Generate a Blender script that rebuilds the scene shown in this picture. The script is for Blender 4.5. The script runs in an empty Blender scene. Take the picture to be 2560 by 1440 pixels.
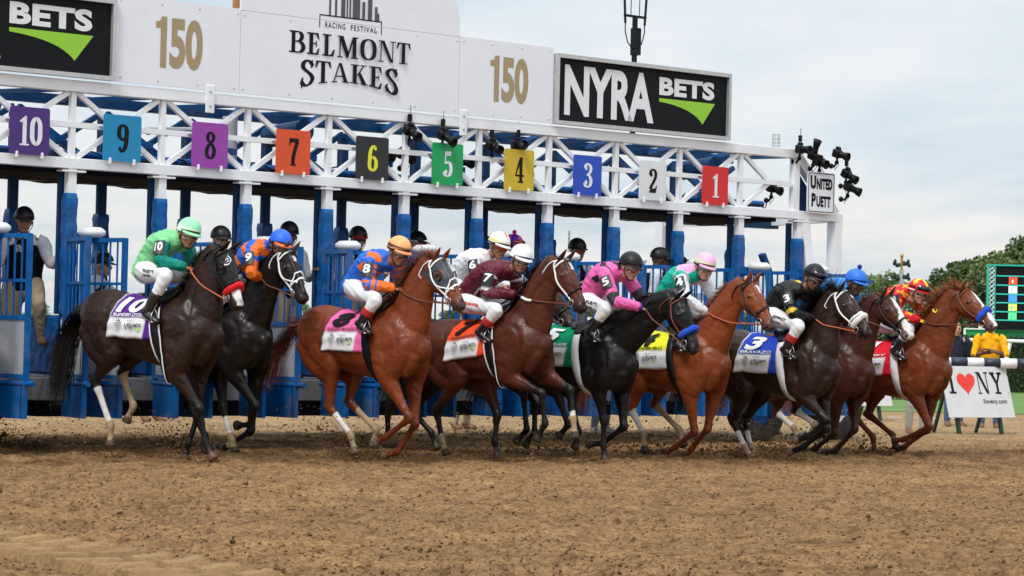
import bpy, math, random
import numpy as np
from mathutils import Vector, Matrix
from mathutils.bvhtree import BVHTree
random.seed(7); RNG = np.random.default_rng(11)
S = bpy.context.scene; COL = S.collection
R = math.radians; PI = math.pi

# ------------------------------------------------------------------ camera
cam = bpy.data.cameras.new('camera'); cam.sensor_width = 36; cam.lens = 6213/2560*36
cam.clip_start = .5; cam.clip_end = 6000
camo = bpy.data.objects.new('camera', cam); COL.objects.link(camo)
pitch = math.atan(120/6213); roll = R(1.35)
camo.matrix_world = Matrix.Translation((0, 0, 1.33)) @ Matrix.Rotation(pitch, 4, 'X') @ Matrix.Rotation(R(90), 4, 'X') @ Matrix.Rotation(roll, 4, 'Z')
cam.dof.use_dof = True; cam.dof.focus_distance = 27.0; cam.dof.aperture_fstop = 13
S.camera = camo

# ------------------------------------------------------------------ sky and sun
SUN_EL, SUN_AZ = 52, 205      # azimuth clockwise from +Y; the sun is behind the camera, a little left
w = bpy.data.worlds.new('World'); S.world = w; w.use_nodes = True
nt = w.node_tree; nt.nodes.clear(); N = nt.nodes.new; L = nt.links.new
out = N('ShaderNodeOutputWorld'); bg = N('ShaderNodeBackground'); bg.inputs['Strength'].default_value = .1
sky = N('ShaderNodeTexSky'); sky.sky_type = 'NISHITA'; sky.sun_disc = False
sky.sun_elevation = R(SUN_EL); sky.sun_rotation = R(SUN_AZ); sky.dust_density = 2.0
tc = N('ShaderNodeTexCoord'); sep = N('ShaderNodeSeparateXYZ'); L(tc.outputs['Generated'], sep.inputs[0])
def mth(op, a, b=None, c=None):
    n = N('ShaderNodeMath'); n.operation = op
    for i, v in enumerate((a, b, c)):
        if v is None: continue
        if isinstance(v, (int, float)): n.inputs[i].default_value = v
        else: L(v, n.inputs[i])
    return n.outputs[0]
zc = mth('MAXIMUM', sep.outputs[2], 0.0); den = mth('ADD', zc, .055)
cmb = N('ShaderNodeCombineXYZ'); L(mth('DIVIDE', sep.outputs[0], den), cmb.inputs[0]); L(mth('DIVIDE', sep.outputs[1], den), cmb.inputs[1])
def noise(scale, detail, rough, vec, off=0):
    mp = N('ShaderNodeMapping'); L(vec, mp.inputs[0]); mp.inputs['Location'].default_value = (off, off*.7, 0); mp.inputs['Scale'].default_value = scale
    n = N('ShaderNodeTexNoise'); n.inputs['Scale'].default_value = 1; n.inputs['Detail'].default_value = detail; n.inputs['Roughness'].default_value = rough
    L(mp.outputs[0], n.inputs['Vector']); return n.outputs['Fac']
def ramp(fac, stops):
    r = N('ShaderNodeValToRGB'); L(fac, r.inputs[0]); e = r.color_ramp.elements
    while len(e) < len(stops): e.new(.5)
    for q, (p, c) in zip(e, stops): q.position = p; q.color = (*c, 1)
    return r.outputs[0]
n1 = noise((.62, .34, 1), 6, .55, cmb.outputs[0], 3.1)
n2 = noise((1.9, .8, 1), 8, .6, cmb.outputs[0], 9.4)
cl = mth('ADD', mth('MULTIPLY', n1, .68), mth('MULTIPLY', n2, .32))
clouds = ramp(cl, [(.38, (6.1, 7.15, 7.85)), (.47, (7.2, 8.0, 8.45)), (.54, (8.3, 8.6, 8.65)), (.60, (9.1, 9.0, 8.85))])
warm = ramp(zc, [(0.0, (1.10, 1.02, .96)), (.035, (1.04, 1.0, .985)), (.075, (.95, .985, 1.03)), (.16, (.92, .98, 1.05)), (1.0, (1, 1, 1))])
mul = N('ShaderNodeMix'); mul.data_type = 'RGBA'; mul.blend_type = 'MULTIPLY'; mul.inputs[0].default_value = 1
L(clouds, mul.inputs[6]); L(warm, mul.inputs[7])
gr = ramp(zc, [(0, (.98, .98, .98)), (.15, (1., 1., 1.)), (.45, (1.45, 1.45, 1.46)), (1.0, (2.1, 2.1, 2.1))])
mul2 = N('ShaderNodeMix'); mul2.data_type = 'RGBA'; mul2.blend_type = 'MULTIPLY'; mul2.inputs[0].default_value = 1
L(mul.outputs[2], mul2.inputs[6]); L(gr, mul2.inputs[7])
mx = N('ShaderNodeMix'); mx.data_type = 'RGBA'; mx.inputs[0].default_value = .9
L(sky.outputs[0], mx.inputs[6]); L(mul2.outputs[2], mx.inputs[7]); L(mx.outputs[2], bg.inputs[0]); L(bg.outputs[0], out.inputs[0])
sl = bpy.data.lights.new('sun', 'SUN'); sl.energy = 2.1; sl.angle = R(12); sl.color = (1, .965, .91)
so = bpy.data.objects.new('sun', sl); COL.objects.link(so)
so.rotation_euler = (R(90-SUN_EL), 0, R(180-SUN_AZ)); so.location = (0, 0, 30)
S.view_settings.view_transform = 'Standard'; S.view_settings.look = 'None'; S.view_settings.gamma = 1
S.view_settings.exposure = 0.06; S.view_settings.use_curve_mapping = False

# ------------------------------------------------------------------ materials
def mat(name, col, rough=.6, metal=0., spec=.5, var=0., vs=8., bump=0., bs=60., bd=.01, attr=False, coat=0., emit=None, dirt=0., dcol=(.30, .21, .12)):
    m = bpy.data.materials.new(name); m.use_nodes = True; t = m.node_tree; b = t.nodes['Principled BSDF']
    b.inputs['Roughness'].default_value = rough; b.inputs['Metallic'].default_value = metal; b.inputs['Specular IOR Level'].default_value = spec
    b.inputs['Coat Weight'].default_value = coat; b.inputs['Coat Roughness'].default_value = .15
    n = t.nodes.new; l = t.links.new
    co = n('ShaderNodeTexCoord').outputs['Object']
    if attr:
        a = n('ShaderNodeAttribute'); a.attribute_name = 'Col'; src = a.outputs['Color']
    else:
        rgb = n('ShaderNodeRGB'); rgb.outputs[0].default_value = (*col, 1); src = rgb.outputs[0]
    if var:
        z = n('ShaderNodeTexNoise'); z.inputs['Scale'].default_value = vs; z.inputs['Detail'].default_value = 6; z.inputs['Roughness'].default_value = .62; l(co, z.inputs['Vector'])
        r = n('ShaderNodeMapRange'); r.inputs['From Min'].default_value = .3; r.inputs['From Max'].default_value = .7
        r.inputs['To Min'].default_value = 1-var; r.inputs['To Max'].default_value = 1+var; l(z.outputs['Fac'], r.inputs['Value'])
        h = n('ShaderNodeVectorMath'); h.operation = 'SCALE'; l(src, h.inputs[0]); l(r.outputs[0], h.inputs['Scale']); src = h.outputs[0]
        rr = n('ShaderNodeMapRange'); rr.inputs['To Min'].default_value = max(0, rough-.12); rr.inputs['To Max'].default_value = min(1, rough+.12); l(z.outputs['Fac'], rr.inputs['Value']); l(rr.outputs[0], b.inputs['Roughness'])
    if dirt:
        z = n('ShaderNodeTexNoise'); z.inputs['Scale'].default_value = 2.3; z.inputs['Detail'].default_value = 9; z.inputs['Roughness'].default_value = .75; l(co, z.inputs['Vector'])
        r = n('ShaderNodeMapRange'); r.inputs['From Min'].default_value = .5; r.inputs['From Max'].default_value = .72; r.inputs['To Max'].default_value = dirt; l(z.outputs['Fac'], r.inputs['Value'])
        x = n('ShaderNodeMix'); x.data_type = 'RGBA'; l(r.outputs[0], x.inputs[0]); l(src, x.inputs[6]); x.inputs[7].default_value = (*dcol, 1); src = x.outputs[2]
    l(src, b.inputs['Base Color'])
    if bump:
        z = n('ShaderNodeTexNoise'); z.inputs['Scale'].default_value = bs; z.inputs['Detail'].default_value = 5; l(co, z.inputs['Vector'])
        q = n('ShaderNodeBump'); q.inputs['Strength'].default_value = bump; q.inputs['Distance'].default_value = bd; l(z.outputs['Fac'], q.inputs['Height']); l(q.outputs[0], b.inputs['Normal'])
    if emit:
        b.inputs['Emission Color'].default_value = (*col, 1); b.inputs['Emission Strength'].default_value = emit
    return m
M = {}
M['white_paint'] = mat('white_paint', (.80, .81, .83), .42, var=.05, vs=5, bump=.15, bs=30, bd=.004, dirt=.25, dcol=(.55, .5, .45))
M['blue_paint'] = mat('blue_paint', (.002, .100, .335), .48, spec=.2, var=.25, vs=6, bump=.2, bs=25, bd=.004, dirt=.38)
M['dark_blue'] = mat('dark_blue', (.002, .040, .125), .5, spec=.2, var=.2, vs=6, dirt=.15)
M['pad_blue'] = mat('pad_blue', (.002, .085, .285), .45, spec=.25, var=.25, vs=9, bump=.9, bs=9, bd=.03, dirt=.25)
M['panel_white'] = mat('panel_white', (.78, .79, .84), .5, var=.03, vs=3, dirt=.06, dcol=(.6, .58, .55))
M['aluminium'] = mat('aluminium', (.55, .55, .54), .45, metal=.55, var=.12, vs=20)
M['grey_panel'] = mat('grey_panel', (.42, .43, .45), .5, metal=.2, var=.12, vs=7, dirt=.35)
M['sill_grey'] = mat('sill_grey', (.22, .22, .23), .6, var=.25, vs=6, dirt=.5)
M['black_sign'] = mat('black_sign', (.008, .009, .011), .55, spec=.12, var=.1, vs=4)
M['black_plastic'] = mat('black_plastic', (.006, .006, .007), .45, spec=.2, var=.2, vs=30)
M['black_glass'] = mat('black_glass', (.01, .01, .02), .06, spec=.8)
M['black_fabric'] = mat('black_fabric', (.006, .007, .011), .9, spec=.1, var=.25, vs=7, bump=.5, bs=14, bd=.02)
M['print_black'] = mat('print_black', (.009, .009, .01), .6, spec=.15)
M['print_white'] = mat('print_white', (.74, .75, .77), .5)
M['print_gold'] = mat('print_gold', (.36, .27, .145), .5)
M['print_green'] = mat('print_green', (.27, .57, .03), .5)
M['print_grey'] = mat('print_grey', (.075, .078, .088), .5)
M['print_red'] = mat('print_red', (.75, .03, .02), .5)
M['steel'] = mat('steel', (.5, .5, .5), .3, metal=.9)
M['rubber'] = mat('rubber', (.028, .026, .024), .85, var=.3, vs=12, bump=.6, bs=30, bd=.01, dirt=.7)
M['pad_white'] = mat('pad_white', (.78, .78, .78), .45, var=.06, vs=8)
M['rust'] = mat('orange_wood', (.42, .17, .05), .7, var=.3, vs=20)

# ------------------------------------------------------------------ mesh helpers
def link(name, verts, faces, m, parent=None, smooth=False, cols=None, mats=None, mi=None, loc=None):
    me = bpy.data.meshes.new(name); me.from_pydata([tuple(v) for v in verts], [], [tuple(f) for f in faces])
    for x in (mats or [m]): me.materials.append(x)
    if mi is not None: me.polygons.foreach_set('material_index', np.asarray(mi, dtype=np.int32))
    if smooth: me.polygons.foreach_set('use_smooth', np.ones(len(me.polygons), dtype=bool))
    if cols is not None:
        a = me.color_attributes.new('Col', 'FLOAT_COLOR', 'POINT'); c = np.ones((len(verts), 4)); c[:, :3] = cols
        a.data.foreach_set('color', c.ravel())
    me.update()
    o = bpy.data.objects.new(name, me); COL.objects.link(o)
    if parent: o.parent = parent
    if loc is not None: o.location = loc
    return o
def tag(o, label=None, cat=None, group=None, kind=None):
    if label: o['label'] = label
    if cat: o['category'] = cat
    if group: o['group'] = group
    if kind: o['kind'] = kind
    return o
def empty(name, loc, rz=0, label=None, cat=None, group=None):
    o = bpy.data.objects.new(name, None); COL.objects.link(o); o.location = loc; o.rotation_euler = (0, 0, rz); o.empty_display_size = .2
    return tag(o, label, cat, group)
class MB:
    def __init__(s): s.v = []; s.f = []; s.c = []; s.m = []
    def add(s, v, f, c=None, m=0):
        b = len(s.v); s.v += [tuple(x) for x in v]; s.f += [tuple(i+b for i in q) for q in f]; s.m += [m]*len(f)
        if c is not None: s.c += [tuple(c)]*len(v) if np.ndim(c) == 1 else [tuple(x) for x in c]
        return s
    def box(s, x0, x1, y0, y1, z0, z1, c=None, m=0, bev=0):
        if bev:
            v = []; b = bev
            for z, i in ((z0, b), (z0+b, 0), (z1-b, 0), (z1, b)):
                for (xa, ya) in ((x0+i+b, y0+i), (x1-i-b, y0+i), (x1-i, y0+i+b), (x1-i, y1-i-b), (x1-i-b, y1-i), (x0+i+b, y1-i), (x0+i, y1-i-b), (x0+i, y0+i+b)): v.append((xa, ya, z))
            f = [tuple(range(7, -1, -1)), tuple(range(24, 32))]
            for k in range(3):
                for j in range(8): f.append((k*8+j, k*8+(j+1) % 8, k*8+8+(j+1) % 8, k*8+8+j))
            return s.add(v, f, c, m)
        v = [(x0, y0, z0), (x1, y0, z0), (x1, y1, z0), (x0, y1, z0), (x0, y0, z1), (x1, y0, z1), (x1, y1, z1), (x0, y1, z1)]
        return s.add(v, [(3, 2, 1, 0), (4, 5, 6, 7), (0, 1, 5, 4), (1, 2, 6, 5), (2, 3, 7, 6), (3, 0, 4, 7)], c, m)
    def tube(s, pts, r, n=8, c=None, m=0, sq=False):
        pts = [np.array(p, float) for p in pts]; k = len(pts); rr = r if np.ndim(r) else [r]*k; v = []; up0 = None
        for i, p in enumerate(pts):
            t = pts[min(i+1, k-1)]-pts[max(i-1, 0)]; t = t/(np.linalg.norm(t)+1e-9)
            if up0 is None: up0 = np.array([0, 0, 1.]) if abs(t[2]) < .9 else np.array([0, 1., 0])
            a = np.cross(up0, t); a /= np.linalg.norm(a)+1e-9; b = np.cross(t, a); up0 = b
            for j in range(n):
                th = 2*PI*(j+(.5 if n == 4 else 0))/n; q = rr[i]*(1.414 if n == 4 else 1)
                v.append(p+a*math.cos(th)*q+b*math.sin(th)*q)
        f = [tuple(range(n-1, -1, -1)), tuple(range((k-1)*n, k*n))]
        for i in range(k-1):
            for j in range(n): f.append((i*n+j, i*n+(j+1) % n, (i+1)*n+(j+1) % n, (i+1)*n+j))
        return s.add(v, f, c, m)
    def bar(s, p, q, wd, h=None, c=None, m=0):   # rectangular bar, wd in plane normal side, h vertical-ish
        p = np.array(p, float); q = np.array(q, float); t = q-p; t /= np.linalg.norm(t); h = h or wd
        up = np.array([0, 0, 1.]) if abs(t[2]) < .95 else np.array([0, 1., 0])
        a = np.cross(up, t); a /= np.linalg.norm(a); b = np.cross(t, a); v = []
        for e in (p, q):
            for (i, j) in ((-1, -1), (1, -1), (1, 1), (-1, 1)): v.append(e+a*i*wd/2+b*j*h/2)
        return s.add(v, [(3, 2, 1, 0), (4, 5, 6, 7), (0, 1, 5, 4), (1, 2, 6, 5), (2, 3, 7, 6), (3, 0, 4, 7)], c, m)
    def ell(s, c0, r, n=12, k=8, rot=None, c=None, m=0):
        v = []; c0 = np.array(c0, float)
        for i in range(k+1):
            ph = PI*i/k
            for j in range(n):
                th = 2*PI*j/n; p = np.array([r[0]*math.sin(ph)*math.cos(th), r[1]*math.sin(ph)*math.sin(th), r[2]*math.cos(ph)])
                v.append(c0+(rot@p if rot is not None else p))
        f = [(i*n+j, (i+1)*n+j, (i+1)*n+(j+1) % n, i*n+(j+1) % n) for i in range(k) for j in range(n)]
        return s.add(v, f, c, m)
    def loft(s, rings, c=None, m=0, cap=True):
        n = len(rings[0]); v = [p for r in rings for p in r]; f = []
        for i in range(len(rings)-1):
            for j in range(n): f.append((i*n+j, i*n+(j+1) % n, (i+1)*n+(j+1) % n, (i+1)*n+j))
        if cap: f += [tuple(range(n-1, -1, -1)), tuple(range((len(rings)-1)*n, len(rings)*n))]
        return s.add(v, f, c, m)
    def obj(s, name, m, parent=None, smooth=False, **k):
        return link(name, s.v, s.f, m, parent, smooth, cols=(s.c if s.c else None), mats=(m if isinstance(m, list) else None), mi=(s.m if isinstance(m, list) else None), **k)
def catmull(P, k):
    P = np.array(P, float); n = len(P); o = []
    for i in range(n-1):
        p0 = P[max(i-1, 0)]; p1 = P[i]; p2 = P[i+1]; p3 = P[min(i+2, n-1)]
        for j in range(k):
            t = j/k; o.append(.5*((2*p1)+(-p0+p2)*t+(2*p0-5*p1+4*p2-p3)*t*t+(-p0+3*p1-3*p2+p3)*t**3))
    o.append(P[-1]); return np.array(o)
def limb(mb, chain, n=14, k=4, lat=(0, 1, 0), rnd=.7, c=None):
    """chain of (x,y,z, a lateral half width, b in-plane half width); rounded ends"""
    Q = catmull(chain, k); P = Q[:, :3]; lat = np.array(lat, float); T = np.gradient(P, axis=0)
    T /= np.linalg.norm(T, axis=1)[:, None]+1e-9
    rings = []
    def ring(p, t, a, b):
        l = lat-(lat@t)*t; l /= np.linalg.norm(l)+1e-9; nn = np.cross(t, l)
        return [p+l*a*math.cos(2*PI*j/n)+nn*b*math.sin(2*PI*j/n) for j in range(n)]
    a0, b0 = Q[0, 3:5]; m0 = min(a0, b0)*rnd
    for q in (.995, .8, .45): rings.append(ring(P[0]-T[0]*m0*q, T[0], a0*math.sqrt(1-q*q), b0*math.sqrt(1-q*q)))
    for i in range(len(P)): rings.append(ring(P[i], T[i], max(Q[i, 3], .003), max(Q[i, 4], .003)))
    a0, b0 = Q[-1, 3:5]; m0 = min(a0, b0)*rnd
    for q in (.45, .8, .995): rings.append(ring(P[-1]+T[-1]*m0*q, T[-1], a0*math.sqrt(1-q*q), b0*math.sqrt(1-q*q)))
    mb.loft(rings, c)
DG = None
def remesh(mb, vox, smooth=3, fac=.5):
    me = bpy.data.meshes.new('tmp'); me.from_pydata(mb.v, [], mb.f); me.update()
    import bmesh
    bm = bmesh.new(); bm.from_mesh(me); bmesh.ops.recalc_face_normals(bm, faces=bm.faces); bm.to_mesh(me); bm.free()
    o = bpy.data.objects.new('tmp', me); COL.objects.link(o)
    r = o.modifiers.new('r', 'REMESH'); r.mode = 'VOXEL'; r.voxel_size = vox
    if smooth: q = o.modifiers.new('s', 'SMOOTH'); q.iterations = smooth; q.factor = fac
    dg = bpy.context.evaluated_depsgraph_get(); dg.update(); e = o.evaluated_get(dg); em = e.to_mesh()
    nv = len(em.vertices); V = np.empty(nv*3); em.vertices.foreach_get('co', V); V = V.reshape(-1, 3)
    F = [tuple(p.vertices) for p in em.polygons]
    e.to_mesh_clear(); bpy.data.objects.remove(o); bpy.data.meshes.remove(me)
    return V, F

# ------------------------------------------------------------------ lettering
def font_mesh(txt, h=1., bold=0., xs=1., space=1., shear=0.):
    """flat text as (verts2d, faces), cap height h, left/bottom at 0"""
    cu = bpy.data.curves.new('tmp', 'FONT'); cu.body = txt; cu.size = 1; cu.offset = bold; cu.space_character = space; cu.shear = shear; cu.fill_mode = 'FRONT'; cu.resolution_u = 4
    o = bpy.data.objects.new('tmp', cu); COL.objects.link(o); dg = bpy.context.evaluated_depsgraph_get(); dg.update()
    e = o.evaluated_get(dg); me = e.to_mesh(); V = np.array([v.co[:2] for v in me.vertices]); F = [tuple(p.vertices) for p in me.polygons]
    e.to_mesh_clear(); bpy.data.objects.remove(o); bpy.data.curves.remove(cu)
    if len(V) == 0: return V, F
    s = h/.729/1.0; V = V*s; V[:, 0] *= xs; V[:, 0] -= V[:, 0].min()
    if not any(ch in txt for ch in 'gjpqy'): V[:, 1] -= V[:, 1].min(); V[:, 1] *= h/V[:, 1].max()
    return V, F
def nib(pts, T, t, closed=False, k=8):
    """broad nib stroke: T = width of vertical strokes, t = of horizontal ones"""
    P = np.array(pts, float)
    if closed:
        P = np.vstack([P[-1:], P, P[:2]]); Q = catmull(P, k)[k:-k-1+1]
        Q = Q[:len(pts)*k]
        D = np.roll(Q, -1, 0)-np.roll(Q, 1, 0)
    else: Q = catmull(P, k); D = np.gradient(Q, axis=0)
    Nn = np.stack([D[:, 1], -D[:, 0]], 1); Nn /= np.linalg.norm(Nn, axis=1)[:, None]+1e-9
    a, b = T/2, t/2; q = np.sqrt((a*Nn[:, 0])**2+(b*Nn[:, 1])**2)+1e-9
    off = np.stack([a*a*Nn[:, 0]/q, b*b*Nn[:, 1]/q], 1); n = len(Q)
    V = np.vstack([Q+off, Q-off]); F = [(i, (i+1) % n, n+(i+1) % n, n+i) for i in range(n if closed else n-1)]
    return V, F
def disc(x, y, r, n=14): return np.array([(x+r*math.cos(2*PI*i/n), y+r*math.sin(2*PI*i/n)) for i in range(n)]), [tuple(range(n))]
def rc(x0, y0, x1, y1):
    return np.array([(x0, y0), (x1, y0), (x1, y1), (x0, y1)]), [(0, 1, 2, 3)]
def pg(*p): return np.array(p, float), [tuple(range(len(p)))]
def serif(c):
    """heavy old-style capitals and digits, height 1; returns (pieces, advance)"""
    t = .07; G = {
    '0': ([nib([(.28, .96), (.44, .78), (.46, .5), (.44, .22), (.28, .04), (.12, .22), (.10, .5), (.12, .78)], .2, .06, True)], .56),
    '1': ([rc(.19, .03, .37, .93), rc(.07, 0, .49, .055), pg((.37, .93), (.37, 1), (.31, 1), (.06, .83), (.06, .77), (.2, .8))], .52),
    '2': ([disc(.15, .74, .085), nib([(.09, .74), (.13, .9), (.27, .965), (.40, .87), (.42, .70), (.33, .5), (.17, .28), (.10, .15)], .17, .06), pg((.05, 0), (.44, 0), (.51, .3), (.46, .3), (.40, .19), (.2, .17), (.05, .1))], .56),
    '3': ([disc(.15, .79, .08), nib([(.09, .80), (.16, .94), (.28, .965), (.41, .86), (.42, .72), (.34, .58), (.22, .525)], .17, .055), nib([(.22, .53), (.37, .46), (.44, .28), (.38, .10), (.25, .035), (.12, .07), (.08, .2)], .18, .055), disc(.15, .22, .085)], .54),
    '4': ([rc(.27, .03, .43, 1), rc(.18, 0, .5, .055), rc(.03, .25, .53, .315), pg((.27, 1), (.43, 1), (.08, .315), (.03, .315)), ], .56),
    '5': ([pg((.10, 1), (.44, 1), (.42, .83), (.16, .84), (.14, .5), (.1, .5)), nib([(.13, .52), (.25, .59), (.38, .52), (.43, .32), (.37, .11), (.24, .035), (.12, .08), (.08, .2)], .18, .06), disc(.15, .2, .085)], .54),
    '6': ([nib([(.28, .56), (.42, .45), (.45, .29), (.41, .12), (.28, .035), (.15, .12), (.11, .3), (.15, .47)], .18, .06, True), nib([(.12, .3), (.12, .55), (.17, .8), (.28, .95), (.4, .96)], .18, .06), disc(.4, .87, .07)], .56),
    '7': ([pg((.05, 1), (.5, 1), (.5, .86), (.12, .84), (.08, .7), (.05, .7)), nib([(.44, .9), (.34, .62), (.27, .4), (.24, .2), (.25, .03)], .17, .1), rc(.12, 0, .4, .05)], .54),
    '8': ([nib([(.28, .96), (.39, .87), (.40, .74), (.30, .60), (.17, .68), (.14, .8), (.19, .92)], .15, .055, True), nib([(.28, .56), (.42, .42), (.44, .26), (.38, .09), (.27, .035), (.15, .09), (.10, .25), (.14, .42)], .165, .055, True)], .55),
    '9': ([nib([(.28, .44), (.14, .55), (.11, .71), (.15, .88), (.28, .965), (.41, .88), (.45, .70), (.41, .53)], .18, .06, True), nib([(.44, .7), (.44, .45), (.39, .2), (.28, .05), (.16, .04)], .18, .06), disc(.16, .13, .07)], .56),
    'B': ([rc(.12, .03, .28, .97), rc(.02, 0, .35, t), rc(.02, 1-t, .35, 1), nib([(.28, .965), (.48, .95), (.56, .77), (.48, .57), (.28, .53)], .17, .055), nib([(.28, .53), (.52, .5), (.63, .28), (.52, .06), (.28, .035)], .18, .06)], .76),
    'E': ([rc(.12, .03, .28, .97), rc(.02, 0, .5, t), rc(.02, 1-t, .5, 1), rc(.28, .48, .42, .54), rc(.40, .38, .44, .64), pg((.5, 0), (.56, .3), (.51, .3), (.40, .06)), pg((.5, 1), (.54, .72), (.49, .72), (.40, .94))], .66),
    'L': ([rc(.12, .03, .28, .97), rc(.02, 0, .5, t), rc(.02, 1-t, .40, 1), pg((.5, 0), (.57, .33), (.51, .33), (.38, .06))], .64),
    'M': ([rc(.12, .03, .17, .97), rc(.03, 0, .28, .055), rc(.03, 1-.055, .22, 1), pg((.08, 1), (.28, 1), (.52, .28), (.47, 0), (.43, 0)), pg((.78, 1), (.70, 1), (.43, .0), (.50, 0)), rc(.70, .03, .86, .97), rc(.62, 0, .95, .055), rc(.74, .945, .95, 1)], 1.02),
    'O': ([nib([(.38, .965), (.60, .84), (.66, .5), (.60, .16), (.38, .035), (.16, .16), (.10, .5), (.16, .84)], .18, .06, True)], .80),
    'N': ([rc(.12, .03, .17, .97), rc(.03, 0, .27, .055), rc(.03, .945, .25, 1), pg((.12, 1), (.29, 1), (.70, 0), (.63, 0), (.55, .05)), rc(.65, 0, .70, .97), rc(.56, .945, .80, 1)], .84),
    'T': ([rc(.24, .03, .40, .97), rc(.14, 0, .50, .055), rc(.03, .935, .61, 1), pg((.03, 1), (.0, .70), (.045, .70), (.13, .94)), pg((.61, 1), (.64, .70), (.595, .70), (.51, .94))], .66),
    'S': ([nib([(.49, .80), (.38, .94), (.26, .955), (.13, .86), (.13, .70), (.28, .56), (.42, .44), (.50, .26), (.41, .08), (.26, .035), (.13, .12), (.08, .22)], .17, .065), pg((.50, 1), (.46, 1), (.42, .68), (.46, .68), (.53, .76)), pg((.05, 0), (.09, 0), (.14, .36), (.09, .36), (.03, .26))], .60),
    'A': ([pg((.30, 1), (.40, 1), (.66, .03), (.50, .03)), pg((.30, 1), (.35, 1), (.12, .03), (.07, .03)), rc(.16, .28, .50, .34), rc(.0, 0, .23, .055), rc(.42, 0, .73, .055)], .74),
    'K': ([rc(.12, .03, .28, .97), rc(.02, 0, .37, .055), rc(.02, .945, .37, 1), pg((.28, .42), (.34, .42), (.58, .97), (.52, .97)), pg((.32, .52), (.42, .62), (.69, .03), (.50, .03)), rc(.42, .945, .68, 1), rc(.43, 0, .74, .055)], .76),
    'I': ([rc(.14, .03, .30, .97), rc(.02, 0, .42, .09), rc(.02, .91, .42, 1)], .46),
    'Y': ([rc(.28, .03, .42, .5), rc(.17, 0, .54, .085), pg((.02, .95), (.2, .95), (.42, .5), (.28, .45)), pg((.68, .95), (.52, .95), (.32, .45), (.42, .5)), rc(-.02, .915, .28, 1), rc(.44, .915, .74, 1)], .74)}
    return G[c]
def serif_text(txt, h, xs=1., gap=0.):
    """list of flat pieces (V, F) laid left to right; total width"""
    x = 0; o = []
    for ch in txt:
        if ch == ' ': x += .4*h*xs; continue
        pcs, adv = serif(ch)
        for V, F in pcs:
            V = V.copy()*h; V[:, 0] = V[:, 0]*xs+x; o.append((V, F))
        x += (adv*xs+gap)*h
    return o, x
def decal(name, pieces, fn, m, parent, eps=.0012, sub=0):
    """pieces of flat print mapped by fn(x, y, k) -> 3D; each overlapping piece lies a hair above the last"""
    mb = MB()
    for k, (V, F) in enumerate(pieces):
        mb.add([fn(v[0], v[1], k*eps) for v in V], F)
    return mb.obj(name, m, parent)
def tess(V, F, L_):
    """cut flat print into small triangles so that it can follow a curved surface"""
    V = [tuple(v) for v in V]; T = []
    for f in F:
        for i in range(1, len(f)-1): T.append((f[0], f[i], f[i+1]))
    out = []; memo = {}
    while T:
        a, b, c = T.pop(); e = [(math.dist(V[a], V[b]), a, b, c), (math.dist(V[b], V[c]), b, c, a), (math.dist(V[c], V[a]), c, a, b)]; m = max(e)
        if m[0] <= L_: out.append((a, b, c)); continue
        _, p, q, r = m; k = (min(p, q), max(p, q))
        if k not in memo: memo[k] = len(V); V.append(((V[p][0]+V[q][0])/2, (V[p][1]+V[q][1])/2))
        n = memo[k]; T += [(p, n, r), (n, q, r)]
    return np.array(V), out
# ------------------------------------------------------------------ ground
def vnoise(x, y, seed):
    xi = np.floor(x).astype(np.int64); yi = np.floor(y).astype(np.int64); fx = x-xi; fy = y-yi
    fx = fx*fx*(3-2*fx); fy = fy*fy*(3-2*fy)
    def h(a, b):
        n = (a*374761393+b*668265263+seed*974711) & 0xffffffff; n = ((n ^ (n >> 13))*1274126177) & 0xffffffff
        return ((n ^ (n >> 16)) & 0xffff)/65535.
    return (h(xi, yi)*(1-fx)+h(xi+1, yi)*fx)*(1-fy)+(h(xi, yi+1)*(1-fx)+h(xi+1, yi+1)*fx)*fy
def fbm(x, y, f, o, seed, g=.5):
    s = 0; a = 1; t = 0
    for i in range(o): s = s+a*vnoise(x*f, y*f, seed+i); t += a; a *= g; f *= 2.03
    return s/t
def tyre_track(x, y):
    s = y-(15.75-1.15*(x+3.24)); al = (x-1.15*y)/1.524; k = 1/(1+np.exp(s/.07))/(1+np.exp(-(s+1.25)/.10))/(1+np.exp((x+.9)/.2)); return s, al, k
def track_h(x, y):
    z = .05*(fbm(x, y, 1.1, 2, 1)-.5)
    fade = 1/(1+np.exp((y-40)/2.))
    z = z+.078*np.maximum(fbm(x, y, 7., 3, 5, .55)-.40, 0)**1.2*fade
    z = z+.042*(fbm(x, y, 15., 2, 41, .6)-.5)+.040*np.maximum(fbm(x, y, 24., 2, 61, .7)-.5, 0)
    z = z+.030*np.maximum(0, fbm(x, y*.35, 3.2, 2, 71)-.52)
    band = np.exp(-((y-(27.4+.40*x))/1.7)**2)
    z = z+band*.10*(fbm(x, y, 3.5, 3, 33)-.5)
    s, al, k = tyre_track(x, y)
    lug = np.clip(np.sin(al*2*PI/.34+5.0*np.abs(s+.62))*2.5+.2, 0, 1)*(np.abs(s+.62) < .56)*(np.abs(s+.62) > .04)
    z = z*(1-.88*k)+k*(.11*lug-.07+.014*fbm(x, y, 20., 2, 3))
    s2 = y-(16.25-.84*(x+3.34)); z = z+.022*np.exp(-(s2/.07)**2)*(.7+.5*np.sin(x*60)); z = z+.04*np.exp(-((s)/.10)**2)/(1+np.exp((x+.9)/.2))
    return z
M['dirt'] = m_ = mat('dirt', (.36, .225, .11), .95, spec=.15, attr=True, bump=1., bs=70, bd=.02)
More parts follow.
